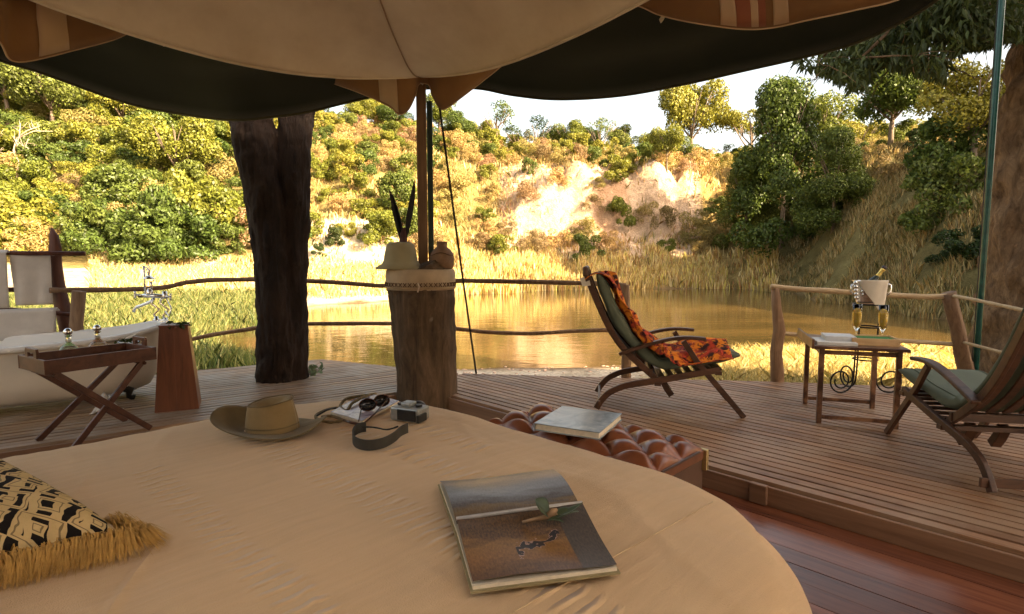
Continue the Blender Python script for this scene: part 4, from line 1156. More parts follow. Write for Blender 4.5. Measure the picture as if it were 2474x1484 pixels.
# tapered plinth
RWOOD = wood('red_brown_wood', (.075, .022, .010), (.22, .075, .032), 0, .45, 1.2, 14, .12, axis=2)
pc = Vector((-2.71, 4.50, 0))
pt = thing('plinth', 'tapered red-brown wooden plinth at the tap end of the bathtub', 'plinth', pc)
def ring4(c, h, z, ang): return [c + Vector((*rot2((sx * h, sy * h), ang), z)) for sx, sy in ((-1, -1), (1, -1), (1, 1), (-1, 1))]
zt2 = .665
for k in range(4):
    lo, hi = ring4(pc, .152, 0.002, .45), ring4(pc, .098, zt2, .45)
    a0, a1, b0, b1 = lo[k], lo[(k + 1) % 4], hi[k], hi[(k + 1) % 4]
    for h_ in (0, 1):
        q0, q1 = a0.lerp(a1, .502 * h_), a0.lerp(a1, .498 + .502 * h_); r0, r1 = b0.lerp(b1, .502 * h_), b0.lerp(b1, .498 + .502 * h_)
        inn = (pc + Vector((0, 0, .3)) - (q0 + r1) / 2); inn.z = 0; inn = inn.normalized() * .018
        MB().add([q0, q1, r1, r0, q0 + inn, q1 + inn, r1 + inn, r0 + inn], [(0, 1, 2, 3), (7, 6, 5, 4), (0, 4, 5, 1), (1, 5, 6, 2), (2, 6, 7, 3), (3, 7, 4, 0)]).build('panel', RWOOD, pt)
MB().box(pc + Vector((0, 0, zt2 + .006)), (.204, .204, .012), .45).build('top', RWOOD, pt, bevel=.002)
# folding tray table
TRW = wood('tray_wood', (.045, .015, .008), (.14, .05, .025), 0, .4, 1.5, 16, .12)
t0, t1 = Vector((-2.85, 3.40, .50)), Vector((-2.52, 3.93, .50))
tu = (t1 - t0).normalized(); tvv = Vector((-tu.y, tu.x, 0)); Lt = (t1 - t0).length; Wt = .40
tt = thing('tray_table', 'dark red wooden butler tray on folding crossed legs beside the bathtub', 'tray table', Vector((-2.75, 3.9, 0)))
cen_t = t0 + tu * Lt / 2 + tvv * Wt / 2
MB().obox(cen_t, tu * Lt / 2, tvv * Wt / 2, (0, 0, .007)).build('tray_bottom', TRW, tt)
for s_ in (-1, 1):
    MB().obox(cen_t + tvv * s_ * Wt / 2 + Vector((0, 0, .035)), tu * (Lt / 2 + .01), tvv * .008, (0, 0, .044)).build('side_board', TRW, tt, bevel=.002)
for s_ in (-1, 1):
    e = cen_t + tu * s_ * Lt / 2
    b = MB()
    prof = [(-Wt / 2 + .009, -.009), (-Wt / 2 + .009, .079), (-.10, .085), (-.07, .135), (.07, .135), (.10, .085), (Wt / 2 - .009, .079), (Wt / 2 - .009, -.009)]
    inn_h = [(-.045, .088), (-.045, .112), (.045, .112), (.045, .088)]
    def wall(lo, hi):
        b.obox(e + tvv * (lo[0] + hi[0]) / 2 + Vector((0, 0, (lo[1] + hi[1]) / 2)), tu * .008, tvv * (hi[0] - lo[0]) / 2, (0, 0, (hi[1] - lo[1]) / 2))
    wall((-Wt / 2 + .009, -.009), (Wt / 2 - .009, .079)); wall((-.09, .079), (-.045, .125)); wall((.045, .079), (.09, .125)); wall((-.085, .110), (.085, .138)); wall((-.045, .079), (.045, .084))
    b.build('end_board', TRW, tt, bevel=.004)
for s_ in (-1, 1):
    a = cen_t + tvv * s_ * .15
    for q in (-1, 1):
        top = a + tu * q * .26 + Vector((0, 0, -.012)); bot = a - tu * q * .27; bot.z = -.12 if (bot.x * -D2.y + bot.y * D2.x) < (-1.03 * -D2.y + 4.99 * D2.x) else 0.002
        o_ = tvv * (s_ * (.0 if q > 0 else .026))
        MB().sweep([top + o_, bot + o_], tvv, .038, .022).build('leg', TRW, tt, bevel=.003)
for q in (-1, 1):
    MB().tube([cen_t + tu * q * .26 + tvv * -.17 + Vector((0, 0, -.03)), cen_t + tu * q * .26 + tvv * .17 + Vector((0, 0, -.03))], .012, 8).build('cross_bar', TRW, tt, smooth=True)
GLS = NT('clear_glass'); GLS.set((.9, .95, .93), .02, 0, .5, 1.0, 1.45)
AMB = NT('amber_liquid'); AMB.set((.85, .40, .08), .05, 0, .5, .7, 1.35)
tz = .508
def decanter(px, py, label, liq, tilt=0):
    p = G(px, py, tz)
    t = thing('decanter', label, 'bottle', p)
    b = MB(); q_ = lambda L_: [(r * 1.3, z * 1.2) for r, z in L_]; b.lathe(q_([(0, 0), (.040, 0), (.052, .012), (.05, .04), (.032, .068), (.014, .085), (.011, .12), (.018, .13)]), p, 24); b.build('glass_body', GLS.m, t, smooth=True)
    b = MB(); b.lathe(q_([(0, .004), (.036, .004), (.046, .014), (.044, .034), (0, .036)]), p, 20); b.build('liquid', liq, t, smooth=True)
    b = MB(); b.lathe(q_([(.008, .12), (.01, .132), (.02, .142), (.022, .155), (.012, .17), (0, .173)]), p, 16); b.build('stopper', CHR, t, smooth=True)
decanter(168, 864, 'round clear glass decanter at the left end of the tray', plain('green_liquid', (.35, .42, .12), .1))
decanter(238, 852, 'round glass decanter with amber liquid in the middle of the tray', AMB.m)
p = G(312, 834, tz)
bw = thing('leaf_dish', 'shallow glass dish with green leaves and a white brush on the tray', 'dish', p)
MB().lathe([(.04, 0), (.07, .012), (.085, .03), (.082, .03), (.066, .016), (0, .008)], p, 28).build('dish', GLS.m, bw, smooth=True)
C = np.array([(RNG.normal() * .035, RNG.normal() * .035, .03 + .02 * RNG.random()) for _ in range(60)]); Nn = RNG.normal(size=(60, 3)); Nn[:, 2] = abs(Nn[:, 2]) + .5; Nn /= np.linalg.norm(Nn, axis=1)[:, None]
me = leaf_mesh('leaves', C, Nn, .045, .02, .7 + .6 * RNG.random(60), L_DARK); o = bpy.data.objects.new('leaves', me); S.collection.objects.link(o); o.parent = bw; o['kind'] = 'stuff'
MB().sweep([p + Vector((-.04, -.02, .035)), p + Vector((.03, .01, .075)), p + Vector((.075, .02, .105))], (0, 1, 0), [.02, .014, .012], .012).build('brush', plain('white_plastic', (.7, .68, .62), .4), bw, bevel=.003)
# towel stand made of branches
BRW = wood('red_branch', (.04, .010, .006), (.14, .045, .02), 0, .6, 3, 16, .1, bump=.6, axis=2)
tr = thing('towel_rack', 'towel rack of rough reddish branches behind the bathtub', 'towel rack', (-4.3, 5.2, 0))
YR = 5.15
b = MB(); b.tube([D(168, 860, YR), D(160, 790, YR), D(150, 740, YR), D(138, 690, YR), D(130, 640, YR), D(134, 600, YR), D(131, 570, YR), D(125, 550, YR)], [.062, .06, .056, .055, .052, .048, .034, .006], 12, True, .3, 3); b.build('post', BRW, tr, smooth=True)
for (y0, y1, x1, yy) in ((612, 613, 206, 5.12), (700, 699, 128, 5.12), (748, 762, 190, 5.12)):
    b = MB(); b.tube([D(-160, y0 - 3, 4.6), D(20, y0, 4.9), D(x1, y1, yy)], .021, 8, True, .15, y0 * .1); b.build('cross_pole', BRW, tr, smooth=True)
b = MB(); b.tube([D(-150, 900, 4.5), D(-152, 700, 4.5), D(-150, 560, 4.5)], [.055, .05, .03], 10, True, .3, 8); b.build('post', BRW, tr, smooth=True)
TOW = fabric('towel_cloth', (.50, .45, .40), (.60, .54, .48), scale=8, weave=180, bump=.5)
def towel(x0, x1, y0, y1, Ya, Yb, label, y0b=None, y1b=None, back=.6):
    y0b = y0b or y0; y1b = y1b or y1
    def f(u, v):
        Y = Ya + (Yb - Ya) * u; x = x0 + (x1 - x0) * u
        yt, yb = y0 + (y0b - y0) * u, y1 + (y1b - y1) * u
        top = D(x, yt, Y); bot = D(x, yb, Y)
        L = top.z - bot.z
        if v < .08:
            a = pi * v / .08; q = Vector((top.x, top.y + .024 * cos(a), top.z - .024 + .024 * sin(a)))
        elif v < .12: q = Vector((top.x, top.y - .024, top.z - .024))
        else: q = Vector((top.x, top.y - .026, top.z - .024 - (L - .024) * (v - .12) / .88))
        w_ = .012 * sin(u * 11 + v * 2) * v
        return q + Vector((.012 * sin(v * 5) * (u - .5), w_, 0))
    o = MB().grid(f, 20, 24).build('towel', TOW, smooth=True, solid=.009, label=label, category='towel')
    return o
towel(30, 126, 607, 738, 4.92, 5.08, 'white towel hanging full length beside the branch post', 611, 735)
towel(-80, 20, 603, 745, 4.7, 4.88, 'white towel cut off by the left edge, on the upper pole', 605, 744)
towel(-90, 139, 752, 830, 4.55, 5.0, 'white bath mat hanging on the lowest pole behind the tub rim', 744, 812)

# ------------------------------------------------------------------ recliners
CHW = wood('chair_wood', (.028, .011, .006), (.11, .048, .023), 0, .42, 2, 18, .12)
CUSH = plain('green_canvas_cushion', (.10, .115, .075), .75, var=.16, scale=6, bump=.25)
def recliner(label, foot, ang, width, sc, tilt=0.0, side=1, bt=1.0):
    """foot: near rear foot; s runs forward, w to the far side; all in one side frame"""
    t = thing('recliner', label, 'chair', foot, 0)
    f = Vector((cos(ang), sin(ang), 0)); wv = Vector((-sin(ang), cos(ang), 0)) * side
    def Q(s, z, w): return Vector(foot) + (f * s + wv * w) * sc + Vector((0, 0, z * sc))
    piv = (.50, .30)
    def T(s, z):
        a = tilt; ds, dz = s - piv[0], z - piv[1]
        return (piv[0] + ds * cos(a) - dz * sin(a), piv[1] + ds * sin(a) + dz * cos(a))
    rail = [(0, .03), (.03, .085), (.085, .15), (.15, .19), (.24, .225), (.425, .262), (.61, .30), (.81, .345), (.93, .37)]
    backp = [(-.095, 1.12), (-.07, 1.04), (.0, .87), (.09, .68), (.19, .53), (.32, .40), (.455, .285)]
    arm = [(.17, .47), (.30, .52), (.50, .585), (.66, .612), (.82, .605)]
    leg = [(.655, .585), (.76, .43), (.86, .31), (.98, .17), (1.12, .004)]
    for w in (0.02, width - .02):
        MB().sweep(spline([Q(s, z, w) for s, z in rail], 3), wv, .048 * sc, .03 * sc).build('curved_leg', CHW, t, bevel=.004)
        wi = w + (.028 if w < .1 else -.028)
        MB().sweep(spline([Q(*T(s, z), wi) for s, z in backp], 3), wv, [.05 * sc] * (len(backp) * 3 - 2), .024 * sc).build('back_post', CHW, t, bevel=.004)
        wo = w - .03 if w < .1 else w + .03
        MB().sweep([Q(s, z, w) for s, z in leg], wv, .042 * sc, .028 * sc).build('front_leg', CHW, t, bevel=.004)
        am = arm if abs(tilt) < .02 else [(.10, .40)] + arm[1:]
        MB().sweep(spline([Q(s, z, w) for s, z in arm], 4), wv, .026 * sc, .06 * sc).build('armrest', CHW, t, bevel=.006)
    MB().sweep([Q(.02, .075, -.03), Q(.02, .075, width + .03)], f, .05 * sc, .02 * sc).build('rear_stretcher', CHW, t, bevel=.003)
    MB().sweep([Q(.47, .245, .0), Q(.47, .245, width)], f, .03 * sc, .05 * sc).build('cross_rail', CHW, t, bevel=.003)
    MB().sweep([Q(.92, .345, .0), Q(.92, .345, width)], f, .03 * sc, .05 * sc).build('cross_rail', CHW, t, bevel=.003)
    MB().sweep([Q(.52, .25, width * .35), Q(.56, .17, width * .35), Q(.60, .115, width * .35)], wv, .05 * sc, .06 * sc).build('footrest_block', CHW, t, bevel=.004)
    MB().sweep([Q(.52, .25, width * .65), Q(.56, .17, width * .65), Q(.60, .115, width * .65)], wv, .05 * sc, .06 * sc).build('footrest_block', CHW, t, bevel=.004)
    # top bar rounded and slats of the back
    tbp = T(-.098, 1.115)
    MB().sweep([Q(*tbp, .0), Q(*tbp, width)], f, .085 * sc, .045 * sc).build('top_bar', CHW, t, bevel=.018)
    ns_ = 6
    for k in range(ns_):
        w = .085 + (width - .17) * k / (ns_ - 1)
        MB().sweep(spline([Q(*T(s, z), w) for s, z in backp[:6]], 3), wv, .012 * sc, .044 * sc).build('slat', CHW, t, bevel=.003)
    lowp = T(.42, .33)
    MB().sweep([Q(*lowp, .03), Q(*lowp, width - .03)], f, .05 * sc, .026 * sc).build('back_rail', CHW, t, bevel=.003)
    for k in range(7):
        s = .50 + .43 * k / 6
        MB().sweep([Q(s, .285 + (s - .45) * .17, .035), Q(s, .285 + (s - .45) * .17, width - .035)], f, .014 * sc, .05 * sc).build('seat_slat', CHW, t, bevel=.003)
    # cushion: back and seat as one bent pad
    spn = [T(*p) for p in ((-.045, 1.09), (.0, .98), (.065, .82), (.145, .67), (.235, .545), (.345, .44), (.43, .37))] + [(.53, .345), (.68, .365), (.85, .395), (1.0, .42), (1.09, .43)]
    sp = spline([Vector((s, 0, z)) for s, z in spn], 5)
    def cpt(u, v):
        x = u * (len(sp) - 1); i = min(int(x), len(sp) - 2); c = sp[i].lerp(sp[i + 1], x - i)
        tg = (sp[i + 1] - sp[i]).normalized(); nm = Vector((-tg.z, 0, tg.x)) * 1
        if nm.z < 0 and nm.x < 0: nm = -nm
        nm = Vector((-tg.z, 0, tg.x))
        a = 2 * pi * v
        endf = min(1, 7 * u + .25, 7 * (1 - u) + .25)
        kb = bt if u < .5 else 1.0
        q_ = .05 * (1 + .12 * sin(u * 31)) * endf * kb
        ww = (width / 2 - .055)
        c2, s2 = cos(a), sin(a)
        r = (abs(c2) ** 4 + abs(s2) ** 4) ** (-.25)
        off = nm * (s2 * r * q_ + .045 * kb) * (1)
        return Q(c.x + off.x, c.z + off.z, width / 2 + c2 * r * ww)
    b = MB().grid(cpt, 44, 28)
    b.add([cpt(0, k / 28) for k in range(28)], [tuple(range(28))]); b.add([cpt(1, k / 28) for k in range(28)], [tuple(range(27, -1, -1))])
    cuo = b.build('cushion', CUSH, t, smooth=True)
    for k in (0, 1):
        pts = [cpt(q / 60, .125 + .0 if k == 0 else .375) for q in range(61)]
        MB().tube(pts, .006 * sc, 5).build('piping', CUSH, cuo, smooth=True)
    return t, Q, sp, cpt
c1_, Q1, sp1, cp1 = recliner('wooden steamer recliner with green cushion and orange throw facing right', G(1440, 997, 0), radians(-9), .60, .985)
MB().sweep([Q1(-.125, 1.07, -.012), Q1(-.105, 1.02, -.012), Q1(-.06, 1.03, -.012)], (0, 1, 0), .04, .004).build('white_tag', bpy.data.materials['tape_cloth'], c1_)
c2_, Q2, sp2, cp2 = recliner('wooden recliner with slatted back towards the camera at the right edge', G(2385, 1203, 0), radians(81), .60, .95, radians(4.5), side=-1, bt=.45)
# throw
TH = NT('orange_throw')
n_a = TH.noise(TH.mapping((1, 1, 1)), 9, 4, .6, 1.2); n_b = TH.noise(TH.mapping((1, 1, 1), loc=(4, 4, 4)), 6, 3, .6, 1.5)
cthr = TH.ramp(n_a, [(.38, (.03, .008, .008)), (.45, (.32, .045, .02)), (.51, (.70, .20, .02)), (.62, (.78, .25, .025)), (.67, (.05, .012, .01))])
TH.set(TH.mix(TH.ramp(n_b, [(.52, (0, 0, 0)), (.56, (1, 1, 1))]), cthr, TH.ramp(n_a, [(.4, (.6, .07, .03)), (.6, (.04, .02, .02))])), .8, 0, .2)
TH.bump(TH.noise(TH.mapping(), 40, 3), .3, .006)
def thr(u, v):
    # u down the chair from over the top to the seat front, v across from the near side to the far side
    x = max(0.0, min(1, u * 1.0)) * (len(sp1) - 1) * .93; i = min(int(x), len(sp1) - 2); c = sp1[i].lerp(sp1[i + 1], x - i)
    tg = (sp1[i + 1] - sp1[i]).normalized(); nm = Vector((-tg.z, 0, tg.x))
    w = .03 + (.36 + .10 * u) * v + .05 * sin(u * 8)
    if u > .55: w -= (u - .55) * .22
    fold = .030 * sin(v * 17 + u * 6 + 3 * noise.noise(Vector((u * 3, v * 2, 2)))) + .05 * noise.noise(Vector((u * 9, v * 5, 8)))
    bunch = .035 * exp(-((u - .62) / .16) ** 2) + .02
    h = .105 + bunch + fold * (1.0 if u > .04 else .3)
    if u > .70 and v < .25: h -= (.25 - v) * .75 * min(1, (u - .70) * 8)     # falls over the near side of the seat
    h = max(h, .04)
    p = Q1(c.x + nm.x * h, c.z + nm.z * h, w)
    if u < .06:
        k = (.06 - u) / .06
        p = Q1(c.x + nm.x * h * (1 - k) - .075 * k, c.z + nm.z * h * (1 - k) + .04 * sin(pi * k) - .05 * k, w)
    return p
MB().grid(thr, 70, 34).build('throw', TH.m, smooth=True, solid=.008, label='orange red and black patterned throw draped down the recliner', category='blanket')
FR = MB()
for k in range(36):
    v = .02 + .5 * k / 36; p = thr(1, v); FR.tube([p, p + Vector((random.uniform(-.01, .02), -.02, -.05))], .0025, 4)

# ------------------------------------------------------------------ small table
TBW = wood('table_wood', (.024, .010, .006), (.10, .04, .02), 0, .35, 1.5, 16, .12, wear=(5, (.24, .12, .06)))
FL_, FR_, BL_, BR__ = Vector((2.22, 4.03, 0)), Vector((2.72, 3.87, 0)), Vector((2.42, 4.62, 0)), Vector((2.92, 4.46, 0))
st = thing('side_table', 'small wooden tray-top table carrying books and two champagne flutes', 'table', FL_)
ux, uy = (FR_ - FL_).normalized(), (BL_ - FL_).normalized()
TZ = .575
def tt_(a, b_, z): return FL_ + ux * a + uy * b_ + Vector((0, 0, z))
Lx, Ly = (FR_ - FL_).length, (BL_ - FL_).length
for k in range(5):
    w = (Ly + .05) / 5
    MB().obox(tt_(Lx / 2, -.025 + w * (k + .5), TZ - .012), ux * (Lx / 2 + .035), uy * (w / 2 - .001), (0, 0, .011)).build('plank', TBW, st, bevel=.002)
MB().obox(tt_(-.045, Ly / 2, TZ + .012), ux * .008, uy * (Ly / 2 + .03), (0, 0, .036)).build('raised_flap', TBW, st, bevel=.003)
for (a, b_) in ((0.02, .02), (Lx - .02, .02), (0.02, Ly - .02), (Lx - .02, Ly - .02)):
    MB().sweep([tt_(a, b_, TZ - .024), tt_(a, b_, 0.001)], ux, .036, .034).build('leg', TBW, st, bevel=.004)
for (p_, q_) in ((tt_(.02, .02, .05), tt_(Lx - .02, .02, .05)), (tt_(.02, Ly - .02, .05), tt_(Lx - .02, Ly - .02, .05)), (tt_(.02, .02, TZ - .05), tt_(Lx - .02, .02, TZ - .05)), (tt_(.02, Ly - .02, TZ - .05), tt_(Lx - .02, Ly - .02, TZ - .05)), (tt_(.02, .02, TZ - .05), tt_(.02, Ly - .02, TZ - .05)), (tt_(Lx - .02, .02, TZ - .05), tt_(Lx - .02, Ly - .02, TZ - .05))):
    d_ = (q_ - p_).normalized(); MB().sweep([p_ + d_ * .018, q_ - d_ * .018], (0, 0, 1), .018, .03).build('stretcher', TBW, st, bevel=.003)
PAPER = plain('book_paper', (.70, .62, .48), .8, var=.1, scale=60)
def book(name, label, c, u, v, th, cover, paper=PAPER, open_=False):
    """c centre of the underside; u, v half vectors; th thickness"""
    t = thing(name, label, 'book', c)
    c, u, v = Vector(c), Vector(u), Vector(v)
    ct = min(.004, th * .2)
    MB().obox(c + Vector((0, 0, ct / 2)), u, v, (0, 0, ct / 2)).build('cover', cover, t)
    MB().obox(c + Vector((0, 0, th - ct / 2)), u, v, (0, 0, ct / 2)).build('cover', cover, t)
    MB().obox(c - u * .0 + Vector((0, 0, th / 2)), u * .965, v * .97, (0, 0, th / 2 - ct - .0004)).build('page_block', paper, t)
    MB().obox(c - u * .99 + Vector((0, 0, th / 2)), u * .012, v, (0, 0, th / 2 - .0003)).build('spine', cover, t)
    return t
WHC = plain('white_cover', (.62, .60, .56), .5, var=.08); TNC = plain('tan_cover', (.42, .27, .14), .6)
book('book', 'large flat pale book at the left front of the small table', tt_(.12, .17, TZ), uy * .14, ux * .13, .022, WHC)
book('book', 'thick white book with a brown page edge on the pale book', tt_(.16, .22, TZ + .022), uy * .10, ux * .10, .034, plain('grey_cover', (.55, .55, .56), .4, var=.15))
bx = thing('wooden_box', 'open flat wooden box lined with green baize on the small table', 'box', tt_(.37, .25, TZ))
BXW = wood('light_box_wood', (.40, .24, .10), (.62, .42, .22), 0, .5, 1.5, 16, .1)
bc_ = tt_(.38, .22, TZ)
MB().obox(bc_ + Vector((0, 0, .005)), ux * .15, uy * .12, (0, 0, .005)).build('bottom', BXW, bx)
for s_ in (-1, 1):
    MB().obox(bc_ + ux * .145 * s_ + Vector((0, 0, .03)), ux * .006, uy * .12, (0, 0, .021)).build('side', BXW, bx, bevel=.002)
    MB().obox(bc_ + uy * .114 * s_ + Vector((0, 0, .03)), ux * .138, uy * .006, (0, 0, .021)).build('side', BXW, bx, bevel=.002)
MB().obox(bc_ + Vector((0, 0, .038)), ux * .137, uy * .107, (0, 0, .003)).build('baize', plain('green_baize', (.035, .16, .035), .9), bx)
FELT = 0
def flute(p, label):
    t = thing('champagne_flute', label, 'glass', p)
    MB().lathe([(0, 0), (.034, .001), (.033, .004), (.006, .01), (.005, .06), (.014, .075), (.026, .10), (.031, .14), (.033, .20), (.035, .27), (.0335, .27), (.0315, .20), (.0295, .14), (.024, .10), (0, .08)], p, 24).build('glass', GLS.m, t, smooth=True)
    MB().lathe([(0, .0815), (.0235, .1015), (.029, .14), (.031, .20), (.0315, .225), (0, .225)], p, 20).build('champagne', CHM.m, t, smooth=True)
CHM = NT('champagne'); CHM.set((.95, .62, .10), .05, 0, .5, .55, 1.33)
pf = D(2068, 800, 4.38); flute(Vector((pf.x, 4.38, TZ)) , 'full champagne flute on the left, in front of the ice bucket')
pf = D(2131, 805, 4.30); flute(Vector((pf.x, 4.30, TZ)), 'full champagne flute on the right, beside the napkin tip')
bf = D(2200, 805, 4.0)
MB().lathe([(0, 0), (.03, .0), (.045, .012), (.03, .022), (0, .024)], tt_(.50, .20, TZ), 14, 1.6, 1.0).build('wood_carving', BXW, None, smooth=True, label='small curved pale wooden piece at the right end of the small table', category='ornament')

# champagne cooler on a scrolled iron stand
sp_c = Vector((D(2093, 800, 4.95).x, 4.95, 0))
IRON = plain('black_iron', (.015, .013, .012), .5, .7, .3, 30)
cs = thing('cooler_stand', 'black wrought iron stand with spiral scroll feet behind the small table', 'stand', sp_c)
for k in range(3):
    a = radians(200 + 120 * k) + .1
    if k == 0: a = radians(185)
    if k == 1: a = radians(-5)
    if k == 2: a = radians(95)
    d = Vector((cos(a), sin(a), 0)); r0 = .095
    pts = [sp_c + d * .115 + Vector((0, 0, .80)), sp_c + d * r0 + Vector((0, 0, .6)), sp_c + d * r0 + Vector((0, 0, .35)), sp_c + d * (r0 + .005) + Vector((0, 0, .16))]
    cxx, cz_, R0 = r0 + .125, .118, .115
    for q in range(34):
        th = pi + q * 2 * pi * 1.55 / 33
        rr_ = R0 * (1 - .55 * q / 33)
        pts.append(sp_c + d * (cxx + rr_ * cos(th)) + Vector((0, 0, cz_ + rr_ * sin(th))))
    MB().tube(pts, .0075, 7).build('scroll_leg', IRON, cs, smooth=True)
for z_, r_ in ((.31, .095), (.80, .118), (.60, .096)):
    MB().tube([sp_c + Vector((cos(2 * pi * k / 30) * r_, sin(2 * pi * k / 30) * r_, z_)) for k in range(31)], .007, 6).build('ring', IRON, cs, smooth=True)
bk = thing('ice_bucket', 'silver ice bucket with a draped napkin on the iron stand', 'bucket', sp_c + Vector((0, 0, .80)))
o_ = bk.location
MB().lathe([(0, -.0), (.085, 0), (.095, .02), (.118, .16), (.125, .20), (.135, .208), (.122, .208), (.112, .16), (.088, .03), (0, .02)], o_, 32).build('pail', CHR, bk, smooth=True)
for s_ in (-1, 1):
    c = o_ + Vector((s_ * .14, -.03, .13))
    MB().tube([c + Vector((0, .0, .05)), c + Vector((s_ * .03, 0, .04)), c + Vector((s_ * .035, 0, -.02)), c + Vector((s_ * .0, 0, -.05))], .009, 8).build('handle', CHR, bk, smooth=True)
b = MB()
for k in range(5): b.lathe([(0, -.018), (.02, -.006), (.02, .006), (0, .018)], o_ + Vector((-.155 + .004 * k, -.06, .19 - .032 * k)), 10)
b.build('bead_ornament', CHR, bk, smooth=True)
BTL = plain('dark_bottle_glass', (.012, .02, .01), .08, 0, .1, 5, 0)
bt = thing('champagne_bottle', 'dark champagne bottle with gold neck foil leaning in the ice bucket', 'bottle', o_ + Vector((-.02, 0, .08)))
Mx = Matrix.Rotation(radians(34), 3, 'Y') @ Matrix.Rotation(radians(4), 3, 'X')
bo = o_ + Vector((-.065, 0, .06))
MB().lathe([(0, 0), (.042, .002), (.044, .01), (.044, .14), (.035, .18), (.018, .225), (.015, .26)], bo, 24, M=Mx).build('bottle_glass', BTL, bt, smooth=True)
MB().lathe([(.0195, .215), (.0165, .25), (.0165, .285), (.019, .288), (.019, .30)], bo, 20, M=Mx).build('foil', plain('gold_foil', (.75, .55, .16), .3, .8), bt, smooth=True)
MB().lathe([(.019, .30), (.021, .31), (.018, .328), (0, .332)], bo, 16, M=Mx).build('cork_cap', plain('dark_foil', (.05, .03, .03), .4), bt, smooth=True)
NAP = fabric('napkin_cloth', (.60, .52, .41), (.68, .60, .48), scale=6)
def nap(u, v):
    # a triangle: wide at the rim, one tip hanging at the lower right
    ang = radians(-150 + 118 * u); r_ = .138 - .006 * v
    zt_ = .216; tipu = .86
    zb = zt_ - .06 - .30 * max(0, 1 - abs(u - tipu) / (tipu if u < tipu else (1 - tipu) * 1.2))
    z = zt_ + (zb - zt_) * v
    rr_ = r_ + .004 * sin(u * 16 + v * 3) - max(0, (.216 - z)) * .0 - max(0, .18 - z) * .05
    return o_ + Vector((cos(ang) * rr_, sin(ang) * rr_, z))
MB().grid(nap, 30, 16).build('napkin', NAP, None, smooth=True, solid=.003, label='cream napkin folded to a point over the front of the ice bucket', category='napkin')

# ------------------------------------------------------------------ bed
BC0 = Vector((-.80, 2.66, 0)); bf_ = Vector((.73, -.684, 0)).normalized(); bg_ = Vector((-bf_.y, bf_.x, 0)) * -1
WB, LB, BZ = 2.08, 2.39, .6
BC0 -= bg_ * .14
bed = thing('bed', 'large double bed under a plain tan bedspread in the foreground', 'bed', BC0 + bf_ * WB / 2 + bg_ * LB / 2 + Vector((0, 0, -.12)))
bcn = BC0 + bf_ * WB / 2 + bg_ * LB / 2
def outline(a, rc=.55, ex=0.0):
    """rounded rectangle, by angle"""
    c, s_ = cos(a), sin(a)
    hx_, hy_ = WB / 2 + ex, LB / 2 + ex
    t_ = min(hx_ / max(abs(c), 1e-6), hy_ / max(abs(s_), 1e-6))
    x, y = c * t_, s_ * t_
    r = rc
    if abs(x) > hx_ - r and abs(y) > hy_ - r:
        # ray against the corner circle
        cx_, cy_ = math.copysign(hx_ - r, x), math.copysign(hy_ - r, y)
        B = c * cx_ + s_ * cy_; disc = B * B - (cx_ ** 2 + cy_ ** 2 - r * r)
        t_ = B + sqrt(max(disc, 0)); x, y = c * t_, s_ * t_
    return x, y
NA, NR, ND = 420, 90, 34
def bedtop(x, y, d):
    """relief of the spread at local x (along the foot), y (towards the head); d = distance in from the edge"""
    P_ = Vector((x, y, 0))
    z = -.006 + .007 * noise.noise(P_ * 1.6) + .004 * noise.noise(Vector((x * 3, y * 9, 2))) + .0022 * noise.noise(Vector((x * 9, y * 30, 5)))
    # two woven rows of raised dashes parallel to the foot edge
    for (yr, wd, am, x0, x1) in ():
        ph = -LB / 2 + yr
        e = exp(-((y - ph) / wd) ** 4)
        if e > .02 and x0 < x < x1: z += am * e * max(0, sin(x * 150 + 2.0 * noise.noise(Vector((x * 7, y * 9, 3))))) * (.5 + .8 * noise.noise(Vector((x * 4, y * 3, 6))) + .3)
    cr = noise.noise(Vector((x * 1.1 + .4 * y, y * 3.1 - x * .9, 11))); z += .007 * max(0, 1 - abs(cr) * 9) ** 1.5 * (.5 + noise.noise(Vector((x * 2, y * 2, 13))))
    z -= .03 * exp(-d / .07) + .015 * exp(-d / .3)
    return z
vs, fs = [], []
rows = []
for ir in range(NR):
    f_ = (ir + 1) / NR
    row = []
    for ia in range(NA):
        a = 2 * pi * ia / NA
        ox, oy = outline(a); L_ = sqrt(ox * ox + oy * oy)
        d = (1 - f_) * L_
        x, y = ox * f_, oy * f_
        row.append(bcn + bf_ * x + bg_ * y + Vector((0, 0, BZ + bedtop(x, y, d))))
    rows.append(row)
for k in range(1, ND + 1):
    s_ = k / ND
    row = []
    for ia in range(NA):
        a = 2 * pi * ia / NA
        ox, oy = outline(a); ln = sqrt(ox * ox + oy * oy)
        arc = min(s_ * 6, 1); out = .075 * sin(arc * pi / 2); dz = -.08 - .075 * (1 - cos(arc * pi / 2))
        drop = max(0, s_ - 1 / 6) * .50
        cornerness = min(1, max(0, (abs(ox) / (WB / 2)) * (abs(oy) / (LB / 2)) * 1.5 - .9))
        fold = (.035 * sin(a * 34 + 1.5 * sin(a * 9)) + .02 * sin(a * 71)) * max(0, s_ - .15) * (.4 + 1.4 * cornerness)
        fl_ = .05 + .16 * cornerness
        ro = out + fold + fl_ * max(0, s_ - .1)
        px_, py_ = ox + ox / ln * ro, oy + oy / ln * ro
        row.append(bcn + bf_ * px_ + bg_ * py_ + Vector((0, 0, BZ + dz - drop)))
    rows.append(row)
b = MB(); vs = [p for r in rows for p in r]; m_ = len(rows)
fs = [(i * NA + k, i * NA + (k + 1) % NA, (i + 1) * NA + (k + 1) % NA, (i + 1) * NA + k) for i in range(m_ - 1) for k in range(NA)]
b.add(vs, fs); b.add([bcn + Vector((0, 0, BZ))], []); n0 = len(b.v) - 1
b.f += [(n0, (k + 1) % NA, k) for k in range(NA)][::-1]
SPR = NT('bedspread_cloth')
